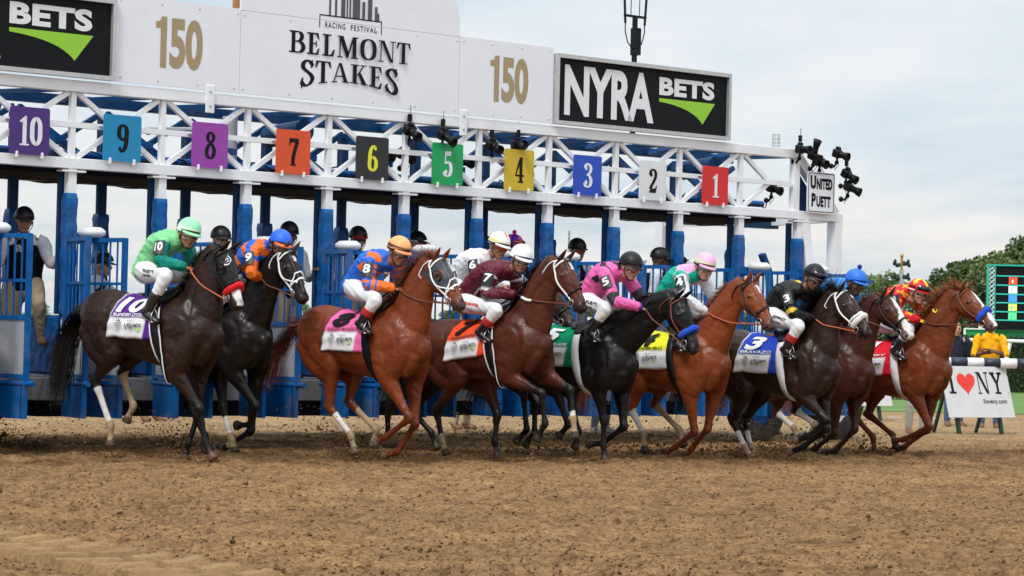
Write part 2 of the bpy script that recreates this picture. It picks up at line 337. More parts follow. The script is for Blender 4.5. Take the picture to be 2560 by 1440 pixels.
def dirt_nodes(m):
    t = m.node_tree; b = t.nodes['Principled BSDF']; n = t.nodes.new; l = t.links.new
    co = n('ShaderNodeNewGeometry').outputs['Position']
    def nz(sc, de, ro=.6):
        z = n('ShaderNodeTexNoise'); z.inputs['Scale'].default_value = sc; z.inputs['Detail'].default_value = de; z.inputs['Roughness'].default_value = ro; l(co, z.inputs['Vector']); return z.outputs['Fac']
    a = n('ShaderNodeAttribute'); a.attribute_name = 'Col'
    r = n('ShaderNodeMapRange'); r.inputs['From Min'].default_value = .41; r.inputs['From Max'].default_value = .57; r.inputs['To Min'].default_value = .66; r.inputs['To Max'].default_value = 1.14; l(nz(22, 5, .7), r.inputs['Value'])  # noise cut into dark pits: painted shade between clods, mottled soil too
    r2 = n('ShaderNodeMapRange'); r2.inputs['From Min'].default_value = .35; r2.inputs['From Max'].default_value = .65; r2.inputs['To Min'].default_value = .84; r2.inputs['To Max'].default_value = 1.14; l(nz(1.3, 6), r2.inputs['Value'])
    q = n('ShaderNodeMath'); q.operation = 'MULTIPLY'; fm = n('ShaderNodeMix'); fm.data_type = 'FLOAT'; l(a.outputs['Alpha'], fm.inputs[0]); fm.inputs[2].default_value = 1.; l(r.outputs[0], fm.inputs[3]); l(fm.outputs[0], q.inputs[0]); l(r2.outputs[0], q.inputs[1])
    s = n('ShaderNodeVectorMath'); s.operation = 'SCALE'; l(a.outputs['Color'], s.inputs[0]); l(q.outputs[0], s.inputs['Scale']); l(s.outputs[0], b.inputs['Base Color'])
    h = n('ShaderNodeMath'); h.operation = 'ADD'; l(nz(55, 8, .75), h.inputs[0]); l(nz(18, 5, .7), h.inputs[1])
    bu = n('ShaderNodeBump'); bu.inputs['Strength'].default_value = .95; bu.inputs['Distance'].default_value = .06; l(h.outputs[0], bu.inputs['Height']); l(bu.outputs[0], b.inputs['Normal'])
dirt_nodes(m_)
def grid(name, xs, ys, fn, colfn, m):
    X, Y = np.meshgrid(xs, ys); Z = fn(X, Y); nx, ny = len(xs), len(ys)
    V = np.stack([X.ravel(), Y.ravel(), Z.ravel()], 1).astype(np.float32)
    i = np.arange((ny-1)*nx).reshape(ny-1, nx)[:, :-1].ravel(); F = np.stack([i, i+1, i+1+nx, i+nx], 1).astype(np.int32)
    me = bpy.data.meshes.new(name); me.vertices.add(len(V)); me.vertices.foreach_set('co', V.ravel()); me.loops.add(F.size); me.loops.foreach_set('vertex_index', F.ravel())
    me.polygons.add(len(F)); me.polygons.foreach_set('loop_start', np.arange(0, F.size, 4, dtype=np.int32)); me.polygons.foreach_set('loop_total', np.full(len(F), 4, dtype=np.int32))
    me.polygons.foreach_set('use_smooth', np.ones(len(F), dtype=bool)); me.update(calc_edges=True); me.validate()
    a = me.color_attributes.new('Col', 'FLOAT_COLOR', 'POINT'); c = np.ones((len(V), 4)); c[:, :3] = colfn(X.ravel(), Y.ravel(), Z.ravel()); c[:, 3] = 1-.85*tyre_track(X.ravel(), Y.ravel())[2]; a.data.foreach_set('color', c.ravel())
    me.materials.append(m); o = bpy.data.objects.new(name, me); COL.objects.link(o); return o
def dirt_col(x, y, z):
    base = np.array([.49, .285, .128]); dry = np.array([.54, .36, .19]); wet_shade = np.array([.165, .078, .033])
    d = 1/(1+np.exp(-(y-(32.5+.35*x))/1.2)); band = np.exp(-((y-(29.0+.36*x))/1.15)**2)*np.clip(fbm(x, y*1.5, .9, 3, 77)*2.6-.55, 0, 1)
    band2 = np.exp(-((y-(26.3+.40*x))/1.3)**2)*np.clip(fbm(x, y, 1.6, 3, 78)*2.4-.75, 0, 1)*.6  # both bands put shade beneath the horses, mixed with damp streaks, into the colour
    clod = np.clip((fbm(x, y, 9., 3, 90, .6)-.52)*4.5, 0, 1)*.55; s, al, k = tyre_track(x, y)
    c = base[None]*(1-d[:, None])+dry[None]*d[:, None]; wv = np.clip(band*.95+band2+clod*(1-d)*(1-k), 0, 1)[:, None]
    c = c*(1-wv)+wet_shade[None]*wv; c = c*(.86+.28*fbm(x, y, .5, 3, 12))[:, None]; c = c*(1-.7*k[:, None])+np.array([.64, .41, .20])[None]*.7*k[:, None]
    return c
ys = [12.6]
while ys[-1] < 46: ys.append(ys[-1]+max(.022, (ys[-1]**2)/6213/1.33*2.2*.30))
ys = np.array(ys); ys[-1] = 46.0
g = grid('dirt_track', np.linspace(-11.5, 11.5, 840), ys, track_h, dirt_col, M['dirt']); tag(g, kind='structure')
# the track goes on beyond the finely raked part
mb = MB()
for (x0, x1, y0, y1) in ((-60, -11.5, -20, 60), (11.5, 70, -20, 46.0), (-11.5, 11.5, -20, 12.6), (-11.5, 11.5, 46, 60)):
    mb.add([(x0, y0, .004), (x1, y0, .004), (x1, y1, .004), (x0, y1, .004)], [(0, 1, 2, 3)], c=(.35, .18, .072) if y0 < 40 else (.50, .315, .155))
tag(mb.obj('outer_track', M['dirt']), kind='structure')
M['grass'] = mat('grass', (.10, .20, .035), .9, var=.3, vs=1.2, bump=.8, bs=40, bd=.03)
mb = MB(); mb.add([(-900, 60, -.02), (1500, 60, -.02), (1500, 3500, -.02), (-900, 3500, -.02)], [(0, 1, 2, 3)])
tag(mb.obj('infield_grass', M['grass']), kind='structure')
mb = MB(); mb.add([(6.6, 49.5, .012), (70, 47.0, .012), (70, 60, .012), (6.6, 60, .012)], [(0, 1, 2, 3)])
tag(mb.obj('grass_verge', M['grass']), kind='structure')
# loose clods lying on the track
def clods(name, n, P, size, tone=(.5, 1.25)):
    base = np.array([(1, 0, 0), (-1, 0, 0), (0, 1, 0), (0, -1, 0), (0, 0, 1), (0, 0, -1)], float); fa = np.array([(0, 2, 4), (2, 1, 4), (1, 3, 4), (3, 0, 4), (2, 0, 5), (1, 2, 5), (3, 1, 5), (0, 3, 5)])
    s = size*RNG.lognormal(0, .5, n); q = base[None]*s[:, None, None]*RNG.uniform(.6, 1.35, (n, 6, 1)); a = RNG.uniform(0, 6.3, n); ca, sa = np.cos(a), np.sin(a)
    x = q[..., 0]*ca[:, None]-q[..., 1]*sa[:, None]+.3*q[..., 2]; y = q[..., 0]*sa[:, None]+q[..., 1]*ca[:, None]-.2*q[..., 2]; z = q[..., 2]*.8+.25*q[..., 0]
    V = (np.stack([x, y, z], 2)+P[:, None, :]).reshape(-1, 3); F = (fa[None]+(np.arange(n)*6)[:, None, None]).reshape(-1, 3)
    c = np.array([.33, .185, .082])[None]*RNG.uniform(tone[0], tone[1], n)[:, None]; return link(name, V.tolist(), F.tolist(), M['dirt'], cols=np.repeat(c, 6, 0))
n = 26000; y_ = 13.2+22*RNG.random(n)**1.35; x_ = RNG.uniform(-.225, .225, n)*y_*1.02; q_ = tyre_track(x_, y_)[2] < .3; x_, y_ = x_[q_], y_[q_]; n = len(x_)
tag(clods('dirt_clods', n, np.stack([x_, y_, track_h(x_, y_)+.003], 1), .0075, (.65, 1.75)), 'loose crumbs and clods of dirt scattered over the race track', 'dirt clods', kind='stuff')

# ------------------------------------------------------------------ starting gate
GO = np.array([-5.16, 26.1, 0.]); GA = R(40); PT = 1.12
gate = empty('starting_gate', tuple(GO), GA, 'long blue and white ten stall starting gate with numbered plates and sponsor boards', 'starting gate')
def gw(u, y, z): c, s = math.cos(GA), math.sin(GA); return Vector((GO[0]+u*c-y*s, GO[1]+u*s+y*c, z))
U0, U1 = -1.9*PT, 10.45*PT; UE = 11.25*PT
def box(name, x0, x1, y0, y1, z0, z1, m, bev=0, parent=gate):
    mb = MB(); mb.box(x0, x1, y0, y1, z0, z1, bev=bev); return mb.obj(name, M[m], parent)
box('bottom_beam', U0, UE, -.06, .06, 3.0, 3.115, 'white_paint', .006)
box('top_beam', U0, U1, -.06, .06, 3.82, 3.945, 'white_paint', .006)
box('cross_rail', U0, U1-.1, -.035, .015, 3.44, 3.50, 'white_paint')
# white front lattice
for n in range(-2, 11):
    u = (n+.5)*PT
    if n < 10: mb = MB(); mb.box(u-.03, u+.03, -.03, .03, 3.115, 3.82); mb.obj('truss_upright', M['white_paint'], gate)
    c = u; 
    for sg in (-1, 1):      # four braces make the X of each bay
        if n == -2 and sg < 0 or n == 10: continue
        for (za, zb) in ((3.82, 3.47), (3.115, 3.47)):
            if n == 10 and sg > 0: continue
            mb = MB(); mb.bar((c+sg*.05, .004*(1+sg), za), (c+sg*PT/2, .004*(1+sg), zb), .052, .052); mb.obj('truss_brace', M['white_paint'], gate)
# end of the truss
box('end_upright', U1-.07, U1+.03, -.05, .05, 3.115, 3.82, 'white_paint')
mb = MB(); mb.bar((U1-.02, 0, 3.88), (UE-.12, 0, 3.10), .11, .13); mb.obj('end_slope', M['white_paint'], gate)
mb = MB(); mb.add([(U1+.05, .05, 3.7), (UE-.3, .05, 3.12), (U1+.05, .05, 3.12), (U1+.05, .08, 3.7), (UE-.3, .08, 3.12), (U1+.05, .08, 3.12)], [(0, 2, 1), (3, 4, 5), (0, 1, 4, 3), (1, 2, 5, 4), (2, 0, 3, 5)]); mb.obj('end_gusset', M['dark_blue'], gate)
for u in (2.0*PT, 5.22*PT):
    box('beam_splice', u-.05, u+.06, -.085, -.06, 3.72, 4.03, 'white_paint', .006)
    mb = MB()
    for z in (3.80, 3.96): mb.ell((u+.0, -.092, z), (.014, .008, .014), 8, 5)
    mb.obj('bolt_head', M['steel'], gate)
# blue rear truss
YR = 1.25
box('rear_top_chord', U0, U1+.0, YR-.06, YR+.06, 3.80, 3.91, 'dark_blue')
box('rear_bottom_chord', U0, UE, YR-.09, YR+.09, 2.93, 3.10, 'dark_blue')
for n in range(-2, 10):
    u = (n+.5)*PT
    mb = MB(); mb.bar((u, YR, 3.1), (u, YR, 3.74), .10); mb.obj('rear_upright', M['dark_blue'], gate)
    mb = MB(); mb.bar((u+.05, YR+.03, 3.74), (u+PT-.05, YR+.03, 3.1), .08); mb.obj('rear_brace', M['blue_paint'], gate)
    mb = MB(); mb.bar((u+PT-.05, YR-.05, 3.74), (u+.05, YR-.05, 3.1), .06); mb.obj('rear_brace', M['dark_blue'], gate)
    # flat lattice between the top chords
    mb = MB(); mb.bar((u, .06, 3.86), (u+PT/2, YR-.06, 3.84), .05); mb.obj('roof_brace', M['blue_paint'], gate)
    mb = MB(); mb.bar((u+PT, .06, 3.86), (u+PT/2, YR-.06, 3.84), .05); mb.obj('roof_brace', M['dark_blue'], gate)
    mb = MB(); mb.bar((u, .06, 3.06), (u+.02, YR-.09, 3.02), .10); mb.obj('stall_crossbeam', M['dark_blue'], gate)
    mb = MB(); mb.bar((u-.12, .55, 3.38), (u+.22, .55, 3.36), .05, .07); mb.obj('latch_arm', M['blue_paint'], gate)
mb = MB(); mb.tube([(U0, .62, 3.20), (U1, .62, 3.22)], .045, 10); mb.obj('air_pipe', M['blue_paint'], gate)
mb = MB()
for k in range(26):
    a = U0+k*.52; p = [(a+.5*t, .4+.15*math.sin(k*2.1+t*3), 3.17+.06*math.sin(k*1.7+t*5)-.05*math.sin(PI*t)) for t in np.linspace(0, 1.6, 8)]
    mb.tube(p, .009, 5)
tag(mb.obj('hanging_cable', M['black_plastic'], gate), kind='stuff')
for n in (-.2, 3.42, 9.4):
    mb = MB(); mb.tube([(n*PT, .35, 3.66), (n*PT+.02, 1.1, 3.62)], .13, 16); mb.obj('motor_housing', M['dark_blue'], gate)
mb = MB(); mb.tube([(2.82*PT, .9, 3.15), (2.82*PT, .9, 3.8)], .09, 16); mb.obj('air_tank', M['grey_panel'], gate)
mb = MB(); mb.tube([(1.75*PT, .7, 3.55), (2.4*PT, .75, 3.60)], .035, 10); mb.ell((1.73*PT, .7, 3.54), (.05, .05, .05)); mb.obj('air_cylinder', M['grey_panel'], gate)
# dark padded roof over the stalls, sagging a little between the rear posts
xs_ = np.linspace(U0, 10.2*PT, 120); rows = []
for y in np.linspace(.08, 1.42, 10):
    rows.append([(x, y, 2.96-.012*(y/1.42)-.028*abs(math.cos(PI*x/PT))*(y/1.42)+.006*math.sin(x*17)) for x in xs_])
nx = len(xs_); V = [p for r_ in rows for p in r_]; F = [(i*nx+j, i*nx+j+1, (i+1)*nx+j+1, (i+1)*nx+j) for i in range(9) for j in range(nx-1)]
tp = [(a, b, c+.05) for a, b, c in V]; nb = len(V)
link('roof_pad', V+tp, F+[tuple(i+nb for i in f[::-1]) for f in F]+[(j, j+nb, j+1+nb, j+1) for j in range(nx-1)]+[(9*nx+j, 9*nx+j+1, 9*nx+j+1+nb, 9*nx+j+nb) for j in range(nx-1)], M['black_fabric'], gate, True)
# posts, pads, partitions and doors of the stalls
def pad(name, x, y, z0, z1, wx, wy, seed):
    rg = random.Random(seed); rings = []; nz = 22
    for k in range(nz+1):
        z = z0+(z1-z0)*k/nz; ring = []
        s = 1-.12*(k in (0, nz)); b = .0035*math.sin(k*1.3+seed)+.0025*rg.uniform(-1, 1)
        for j in range(20):
            a = 2*PI*j/20; ca, sa = math.cos(a), math.sin(a); e = .28
            px = math.copysign(abs(ca)**e, ca)*(wx/2+b)*s; py = math.copysign(abs(sa)**e, sa)*(wy/2+b)*s
            ring.append((x+px+.003*rg.uniform(-1, 1), y+py, z))
        rings.append(ring)
    mb = MB(); mb.loft(rings); return mb.obj(name, M['pad_blue'], gate, True)
def leaf(u, sgn, first):
    """one open door leaf, pointing out of the gate"""
    th = R(90-sgn*11); dx, dy = math.cos(th), -math.sin(th); L_ = .68
    def P(s, z, o=0): return (u+dx*s-dy*o*0+o, -.10+dy*s, z)
    lf = MB(); 
    for s in (0.02, L_): lf.bar(P(s, .74), P(s, 2.26 if s > .1 else 2.22), .05)
    for z in (.80, 1.40, 2.24): lf.bar(P(0, z), P(L_, z), .045)
    e = lf.obj('door_frame', M['blue_paint'], gate)
    for k in range(1, 6):
        b = MB(); b.tube([P(L_*k/6, 1.42), P(L_*k/6, 2.23)], .012, 6); b.obj('door_bar', M['blue_paint'], gate)
    b = MB(); b.bar(P(.03, 1.78), P(L_-.02, 1.78), .03); b.obj('door_bar', M['blue_paint'], gate)
    b = MB(); b.bar(P(.05, 1.1), P(L_-.03, 1.1), .015, .56); b.obj('door_panel', M['grey_panel'], gate)
    b = MB(); b.tube([P(-.02, .73), P(L_+.12, .73)], .03, 10); b.obj('door_bumper', M['blue_paint'], gate)
    b = MB(); b.bar(P(.04, .535), P(L_-.06, .535), .05, .33); b.obj('door_foot_panel', M['blue_paint'], gate)
    b = MB(); b.bar(P(L_-.02, .37), P(L_-.02, .80), .045); b.obj('door_foot_post', M['blue_paint'], gate)
for i, n in enumerate(range(-2, 11)):
    u = (n+.5)*PT
    pt = box('front_post', u-.048, u+.048, -.045, .045, 1.0, 3.0, 'white_paint')
    box('post_flange', u-.13, u+.15, -.065, .065, 2.965, 2.985, 'white_paint')
    pad('post_pad', u-.005, 0, 1.42, 2.74, .138, .138, i*3+1)
    mb = MB(); mb.bar((u-.045, .12, 1.45), (u-.045, .12, 2.95), .06); mb.obj('inner_post', M['dark_blue'], gate)
    mb = MB(); mb.tube([(u, YR, .5), (u, YR, 2.93)], .062, 12); mb.obj('rear_post', M['dark_blue'], gate)
    pad('rear_post_pad', u, YR, 1.42, 2.60, .15, .15, i*3+2)
    # partition: padded side, foot ledge, dark skirt
    box('side_partition', u-.06, u+.06, .08, 2.3, .80, 1.44, 'blue_paint', .01)
    box('side_padding', u-.11, u-.06, .05, 1.1, .82, 1.42, 'pad_blue', .012)
    box('foot_ledge', u-.36, u+.14, .02, 3.0, .53, .775, 'sill_grey', .01)
    box('ledge_skirt', u-.30, u+.10, .06, 2.9, .36, .53, 'black_fabric')
    leaf(u-.08, -1, i); leaf(u+.10, 1, i)
    # white latch cover on the door heads
    mb = MB(); mb.box(u+.02, u+.22, -.42, -.12, 2.265, 2.375, bev=.035); mb.obj('latch_cover', M['pad_white'], gate, True)
    mb = MB(); mb.box(u+.02, u+.09, -.12, .0, 2.2, 2.32); mb.obj('latch_bracket', M['blue_paint'], gate)
    for du_ in (.06, .17): mb = MB(); mb.tube([(u+du_, -.26, 2.27), (u+du_, -.26, 2.20)], .02, 8); mb.obj('latch_stud', M['black_plastic'], gate)
# carriage at the right end: rear legs, tow frame, ladder
for (u, y) in ((10.2*PT, 2.3), (UE-.1, .0), (UE-.1, 1.9)):
    mb = MB(); mb.bar((u, y, .5), (u, y, 2.99), .15); mb.obj('end_leg', M['white_paint'], gate)
mb = MB(); mb.bar((10.5*PT+.1, 0, 3.0), (10.5*PT+.33, -.02, 1.5), .15, .12); mb.obj('end_brace', M['white_paint'], gate)
mb = MB(); mb.bar((9.9*PT, 2.3, 1.85), (10.8*PT, 2.3, 1.85), .1); mb.obj('end_rail', M['white_paint'], gate)
mb = MB(); mb.bar((10.35*PT, 1.9, 1.95), (UE-.1, 1.9, 1.95), .1); mb.obj('end_rail', M['white_paint'], gate)
mb = MB(); mb.bar((UE-.1, .0, 3.05), (UE-.1, 1.95, 3.0), .1); mb.obj('end_rail', M['white_paint'], gate)
mb = MB(); mb.bar((10.35*PT, 1.0, 2.98), (10.2*PT, 2.4, 2.98), .1); mb.obj('end_rail', M['white_paint'], gate)
mb = MB(); mb.bar((10.95*PT, .9, 1.2), (10.85*PT, .9, 2.3), .10, .06); mb.bar((10.85*PT, .9, 2.3), (10.72*PT, .9, 2.55), .10, .06); mb.obj('tow_arm', M['blue_paint'], gate)
mb = MB(); mb.bar((10.75*PT, .45, 2.22), (12.3*PT, .45, 2.22), .05)
mb.bar((10.75*PT, .45, 1.5), (12.3*PT, .45, 1.5), .05); mb.obj('end_fence_rail', M['blue_paint'], gate)
for k in range(12):
    mb = MB(); mb.tube([(10.8*PT+k*.145, .45, 1.5), (10.8*PT+k*.145, .45, 2.21)], .011, 6); mb.obj('end_fence_bar', M['blue_paint'], gate)
box('engine_case', 9.35*PT, 9.8*PT, .9, 1.4, 2.15, 2.42, 'black_plastic', .02)
box('chassis_beam', U0, UE, 2.2, 2.4, .42, .60, 'dark_blue')
# wheels
def wheel(u, y, white):
    t = MB(); rings = []
    for (rr, yy) in ((.20, -.10), (.33, -.125), (.42, -.11), (.44, -.06), (.44, .06), (.42, .11), (.33, .125), (.20, .10)):
        rings.append([(u+rr*math.cos(2*PI*j/36), y+yy, .44+rr*math.sin(2*PI*j/36)) for j in range(36)])
    t.loft(rings+[rings[0]], cap=False); t.obj('tyre', M['rubber'], gate, True)
    h = MB(); rings = [[(u+rr*math.cos(2*PI*j/28), y+yy, .44+rr*math.sin(2*PI*j/28)) for j in range(28)] for rr, yy in ((.21, -.09), (.19, -.05), (.12, -.04), (.06, -.08), (.001, -.085))]
    h.loft(rings, cap=False); h.obj('wheel_rim', M['white_paint' if white else 'blue_paint'], gate, True)
wheel(9.55*PT, -.35, False); wheel(11.35*PT, .15, True)
for k, u in enumerate((9.55*PT, 11.35*PT)):
    mb = MB(); mb.tube([(u, -.3 if k == 0 else .2, .44), (u, 2.2, .5)], .07, 10); mb.obj('axle', M['dark_blue'], gate)

# number plates
PL = [('10', (.055, .015, .17), 'w'), ('9', (.0, .22, .44), 'k'), ('8', (.30, .045, .36), 'k'), ('7', (.68, .075, .012), 'k'), ('6', (.014, .014, .015), 'y'),
      ('5', (.0, .34, .09), 'w'), ('4', (.62, .43, .02), 'k'), ('3', (.012, .06, .46), 'w'), ('2', (.70, .71, .72), 'k'), ('1', (.62, .012, .015), 'w')]
M['print_yellow'] = mat('print_yellow', (.75, .72, .03), .5)
MI = {'w': 'print_white', 'k': 'print_black', 'y': 'print_yellow'}
def round_rect(w, h, r, n=5):
    p = []
    for (cx, cy, a0) in ((w/2-r, h/2-r, 0), (-w/2+r, h/2-r, 90), (-w/2+r, -h/2+r, 180), (w/2-r, -h/2+r, 270)):
        for k in range(n+1): a = R(a0+90*k/n); p.append((cx+r*math.cos(a), cy+r*math.sin(a)))
    return p
def plate_mesh(cx, cz, w, h, r, y0, y1):
    p = round_rect(w, h, r); n = len(p); v = [(cx+a, y0, cz+b) for a, b in p]+[(cx+a, y1, cz+b) for a, b in p]
    return v, [tuple(range(n)), tuple(range(2*n-1, n-1, -1))]+[(i, n+i, n+(i+1) % n, (i+1) % n) for i in range(n)]
for n, (tx, c, ink) in enumerate(PL):
    u = n*PT; m = mat('plate_paint', c, .42, var=.06, vs=6, dirt=.04); cz = 3.36
    tilt = .006*math.sin(n*2.3)
    v, f = plate_mesh(u, cz, .47, .50, .025, -.105, -.095)
    pl = link('number_plate', v, f, m, gate); pl['label'] = 'plate with the number ' + tx
    pcs, wd = serif_text(tx, .31, .92 if len(tx) == 1 else .84)
    decal('lettering', pcs, lambda x, y, k: (u-wd/2+x+.005, -.1075-k, cz-.155+y), M[MI[ink]], pl, .0008)
    if tx == '4':
        pass
    for s in (-1, 1):
        b = MB(); b.box(u+s*.15-.012, u+s*.15+.012, -.125, -.06, 3.075, 3.14, bev=.004); b.obj('plate_hook', M['white_paint'], pl)
        b = MB(); b.box(u+s*.236-.02, u+s*.236+.02, -.10, -.03, 3.475, 3.487); b.obj('plate_clip', M['white_paint'], pl)

# sponsor boards
YB = -.075
def board(u0, u1, z0, z1, name='sign_panel', m='panel_white', th=.03):
    return box(name, u0, u1, YB, YB+th, z0, z1, m)
def rivets(u0, u1, z0, z1, par, nx=3, nz=2):
    mb = MB()
    for i in range(nx):
        for z in (z0+.05, z1-.05): mb.ell((u0+.06+(u1-u0-.12)*i/(nx-1)+RNG.uniform(-.02, .02), YB-.004, z), (.010, .005, .010), 8, 4)
    mb.obj('rivet', M['steel'], par)
def flat(pieces, u, z, m, par, y=YB-.003, eps=.0008, sx=1):
    return decal('lettering', pieces, lambda x, yy, k: (u+x*sx, y-k, z+yy), M[m], par, eps)
def fnt(t, h, **k): return [font_mesh(t, h, **k)]
def wid(p): return max(v[:, 0].max() for v, f in p)
uA, uB, uC, uD, uE_ = .90*PT, 2.345*PT, 5.15*PT, 6.50*PT, 9.22*PT
for (a, b, tu) in ((uA+.012, uB, 1.63*PT), (uC, uD-.012, 5.85*PT)):
    p = board(a, b-.006, 3.97, 4.91); rivets(a, b, 3.97, 4.91, p, 4); p['label'] = 'white board with gold 150'
    t = fnt('50', .56, bold=.04, xs=.56, space=.98); w5 = wid(t); w1 = .145; x0_ = tu-(w5+w1+.035)/2; flat(t, x0_+w1+.035, 4.17, 'print_gold', p)
    flat([(np.array([(0, .43), (0, .50), (.05, .505), (.075, .56), (.14, .56), (.14, 0), (.062, 0), (.062, .43)]), [(0, 1, 2, 7), (2, 3, 4), (2, 4, 7), (4, 5, 6, 7)])], x0_, 4.17, 'print_gold', p)
# central arched panel: lower board and arched head
p = board(uB, uC-.006, 3.97, 4.90); rivets(uB, uC, 3.97, 4.9, p, 6); p['label'] = 'white board with the race title'
hw = (uC-uB)/2; cu_ = (uB+uC)/2; v = [(uB, YB, 4.905), ]; pts = [(-hw, 4.905), (hw, 4.905)]
for k in range(0, 25):
    a = PI*k/24; pts.append((hw*math.copysign(abs(math.cos(a))**.8, math.cos(a)), 4.905+.98*math.sin(a)**.75 if 0 < k < 24 else 4.905))
pts = [pts[0], pts[1]]+pts[3:-1]; nn = len(pts)
ar = link('arched_sign_panel', [(cu_+a, YB, b) for a, b in pts]+[(cu_+a, YB+.03, b) for a, b in pts], [tuple(range(nn)), tuple(range(2*nn-1, nn-1, -1))]+[(i, nn+i, nn+(i+1) % nn, (i+1) % nn) for i in range(nn)], M['panel_white'], gate)
b = MB(); b.box(uB-.06, uB+.01, YB+.05, YB+.09, 4.93, 5.3); b.obj('wooden_backing', M['rust'], gate)
def warp(pcs, w, h, fn):
    o = []
    for V, F in pcs:
        # add points along long edges so the curve shows
        V2, F2 = [], []
        for f in F:
            poly = [];
            for i in range(len(f)):
                a, b_ = V[f[i]], V[f[(i+1) % len(f)]]; k = max(1, int(np.linalg.norm(b_-a)/(.12*h)))
                for j in range(k): poly.append(a+(b_-a)*j/k)
            i0 = len(V2); V2 += poly; F2.append(tuple(range(i0, i0+len(poly))))
        o.append((np.array([fn(x/w, y/h) for x, y in V2]), F2))
    return o
CU = 3.70*PT
pc, wd = serif_text('BELMONT', 1, .95)
pcs = warp(pc, wd, 1, lambda s, t: ((s-.5)*1.73, .25*t)); flat(pcs, CU, 4.495, 'print_black', p)
pc, wd = serif_text('STAKES', 1, .90)
pcs = warp(pc, wd, 1, lambda s, t: ((s-.5)*1.40, .22*t-(1-t)*.125*abs(2*s-1)**2.2)); flat(pcs, CU, 4.212, 'print_black', p)
for tx, na_, nb_ in (('RACING', 3.375, 3.63), ('FESTIVAL', 3.70, 4.035)):
    t = fnt(tx, .066, xs=.8, space=1.3, bold=.012); q = (nb_-na_)*PT/wid(t); flat([(V*np.array([q, 1]), F) for V, F in t], na_*PT, 4.822, 'print_black', p)
bx0, bx1 = 3.30*PT, 4.10*PT
flat([rc(0, 0, bx1-bx0, .014)], bx0, 4.955, 'print_black', ar)
for x in (bx0, bx1-.012): flat([rc(0, 0, .012, .085)], x, 4.815, 'print_black', p); flat([rc(0, 0, .012, .045)], x, 4.91, 'print_black', ar)
bars = [(.133, .028, .5), (.215, .03, .5), (.303, .058, .62), (.38, .02, .5), (.42, .022, .55), (.467, .104, .75), (.604, .04, .20), (.684, .06, .6), (.786, .036, .16), (.822, .027, .085)]
flat([rc(a, 0, a+b_, h) for a, b_, h in bars], bx0, 4.97, 'print_grey', ar)
# framed betting boards
def swoosh(x0, y0, x1, y1):
    top = [(x0, y1), (x1, y1-.01)]; tip = (x0+(x1-x0)*.78, y0); cur = []
    for k in range(12):
        s = k/11; a = (1-s)**2; b_ = 2*s*(1-s); c = s*s
        cur.append((a*tip[0]+b_*(x0+(x1-x0)*.60)+c*x0, a*tip[1]+b_*(y1-(y1-y0)*.28)+c*(y1-.045)))
    P = np.array([*cur[::-1], (x1, y1-.01), (x0, y1)]); n = len(P)
    q = len(cur); F = []
    # fan strips between the curve and the top edge
    T = np.array([(x0+(x1-x0)*k/11, y1) for k in range(12)]); V = np.vstack([np.array(cur[::-1]), T]); F = [(i, i+1, 13+i, 12+i) for i in range(11)]
    V[11] = tip; V = np.vstack([V, [(x1, y1)]])
    return V, F
def bets(u0, u1, nyra):
    p = board(u0+.04, u1-.04, 4.01, 4.80, 'betting_board', 'black_sign'); p['label'] = 'black betting board with white letters'
    for q in ((u0, u1, 3.97, 4.015), (u0, u1, 4.795, 4.845), (u0, u0+.045, 4.015, 4.795), (u1-.045, u1, 4.015, 4.795)):
        b = MB(); b.box(q[0], q[1], YB-.05, YB+.06, q[2], q[3]); b.obj('board_frame', M['aluminium'], p)
    W = u1-u0
    if nyra: t = fnt('NYRA', .63, bold=.035, xs=.60, space=.95); s = (W*.50)/wid(t); flat([(V*np.array([s, 1]), F) for V, F in t], u0+W*.055, 4.095, 'print_white', p)
    t = fnt('BETS', .235, bold=.045, xs=1.0, space=1.05); s = (W*.325)/wid(t); flat([(V*np.array([s, 1]), F) for V, F in t], u0+W*.585, 4.47, 'print_white', p)
    flat([swoosh(0, 0, W*.33, .285)], u0+W*.585, 4.145, 'print_green', p)
bets(uD, uE_, True); bets(uA-2.72*PT, uA-.004, True)
# end plate
v, f = plate_mesh(10.78*PT, 3.375, .54, .56, .03, -.13, -.115); pl = link('maker_plate', v, f, M['panel_white'], gate)
o_, i_ = round_rect(.51, .53, .025), round_rect(.488, .508, .02); n = len(o_)
flat([(np.array(o_+i_), [(i, (i+1) % n, n+(i+1) % n, n+i) for i in range(n)])], 10.78*PT, 3.375, 'print_black', pl, y=-.132)
for (big, rest, z, wd) in (('U', 'NITED', 3.42, .43), ('P', 'UETT', 3.18, .38)):
    a = fnt(big, .185, bold=.055, xs=.62); b = fnt(rest, .15, bold=.055, xs=.66, space=1.04); q = (wd-wid(a)-.01)/wid(b)
    x0 = 10.78*PT-wd/2; flat(a, x0, z, 'print_black', pl, y=-.132); flat([(V*np.array([q, 1]), F) for V, F in b], x0+wid(a)+.012, z, 'print_black', pl, y=-.132)
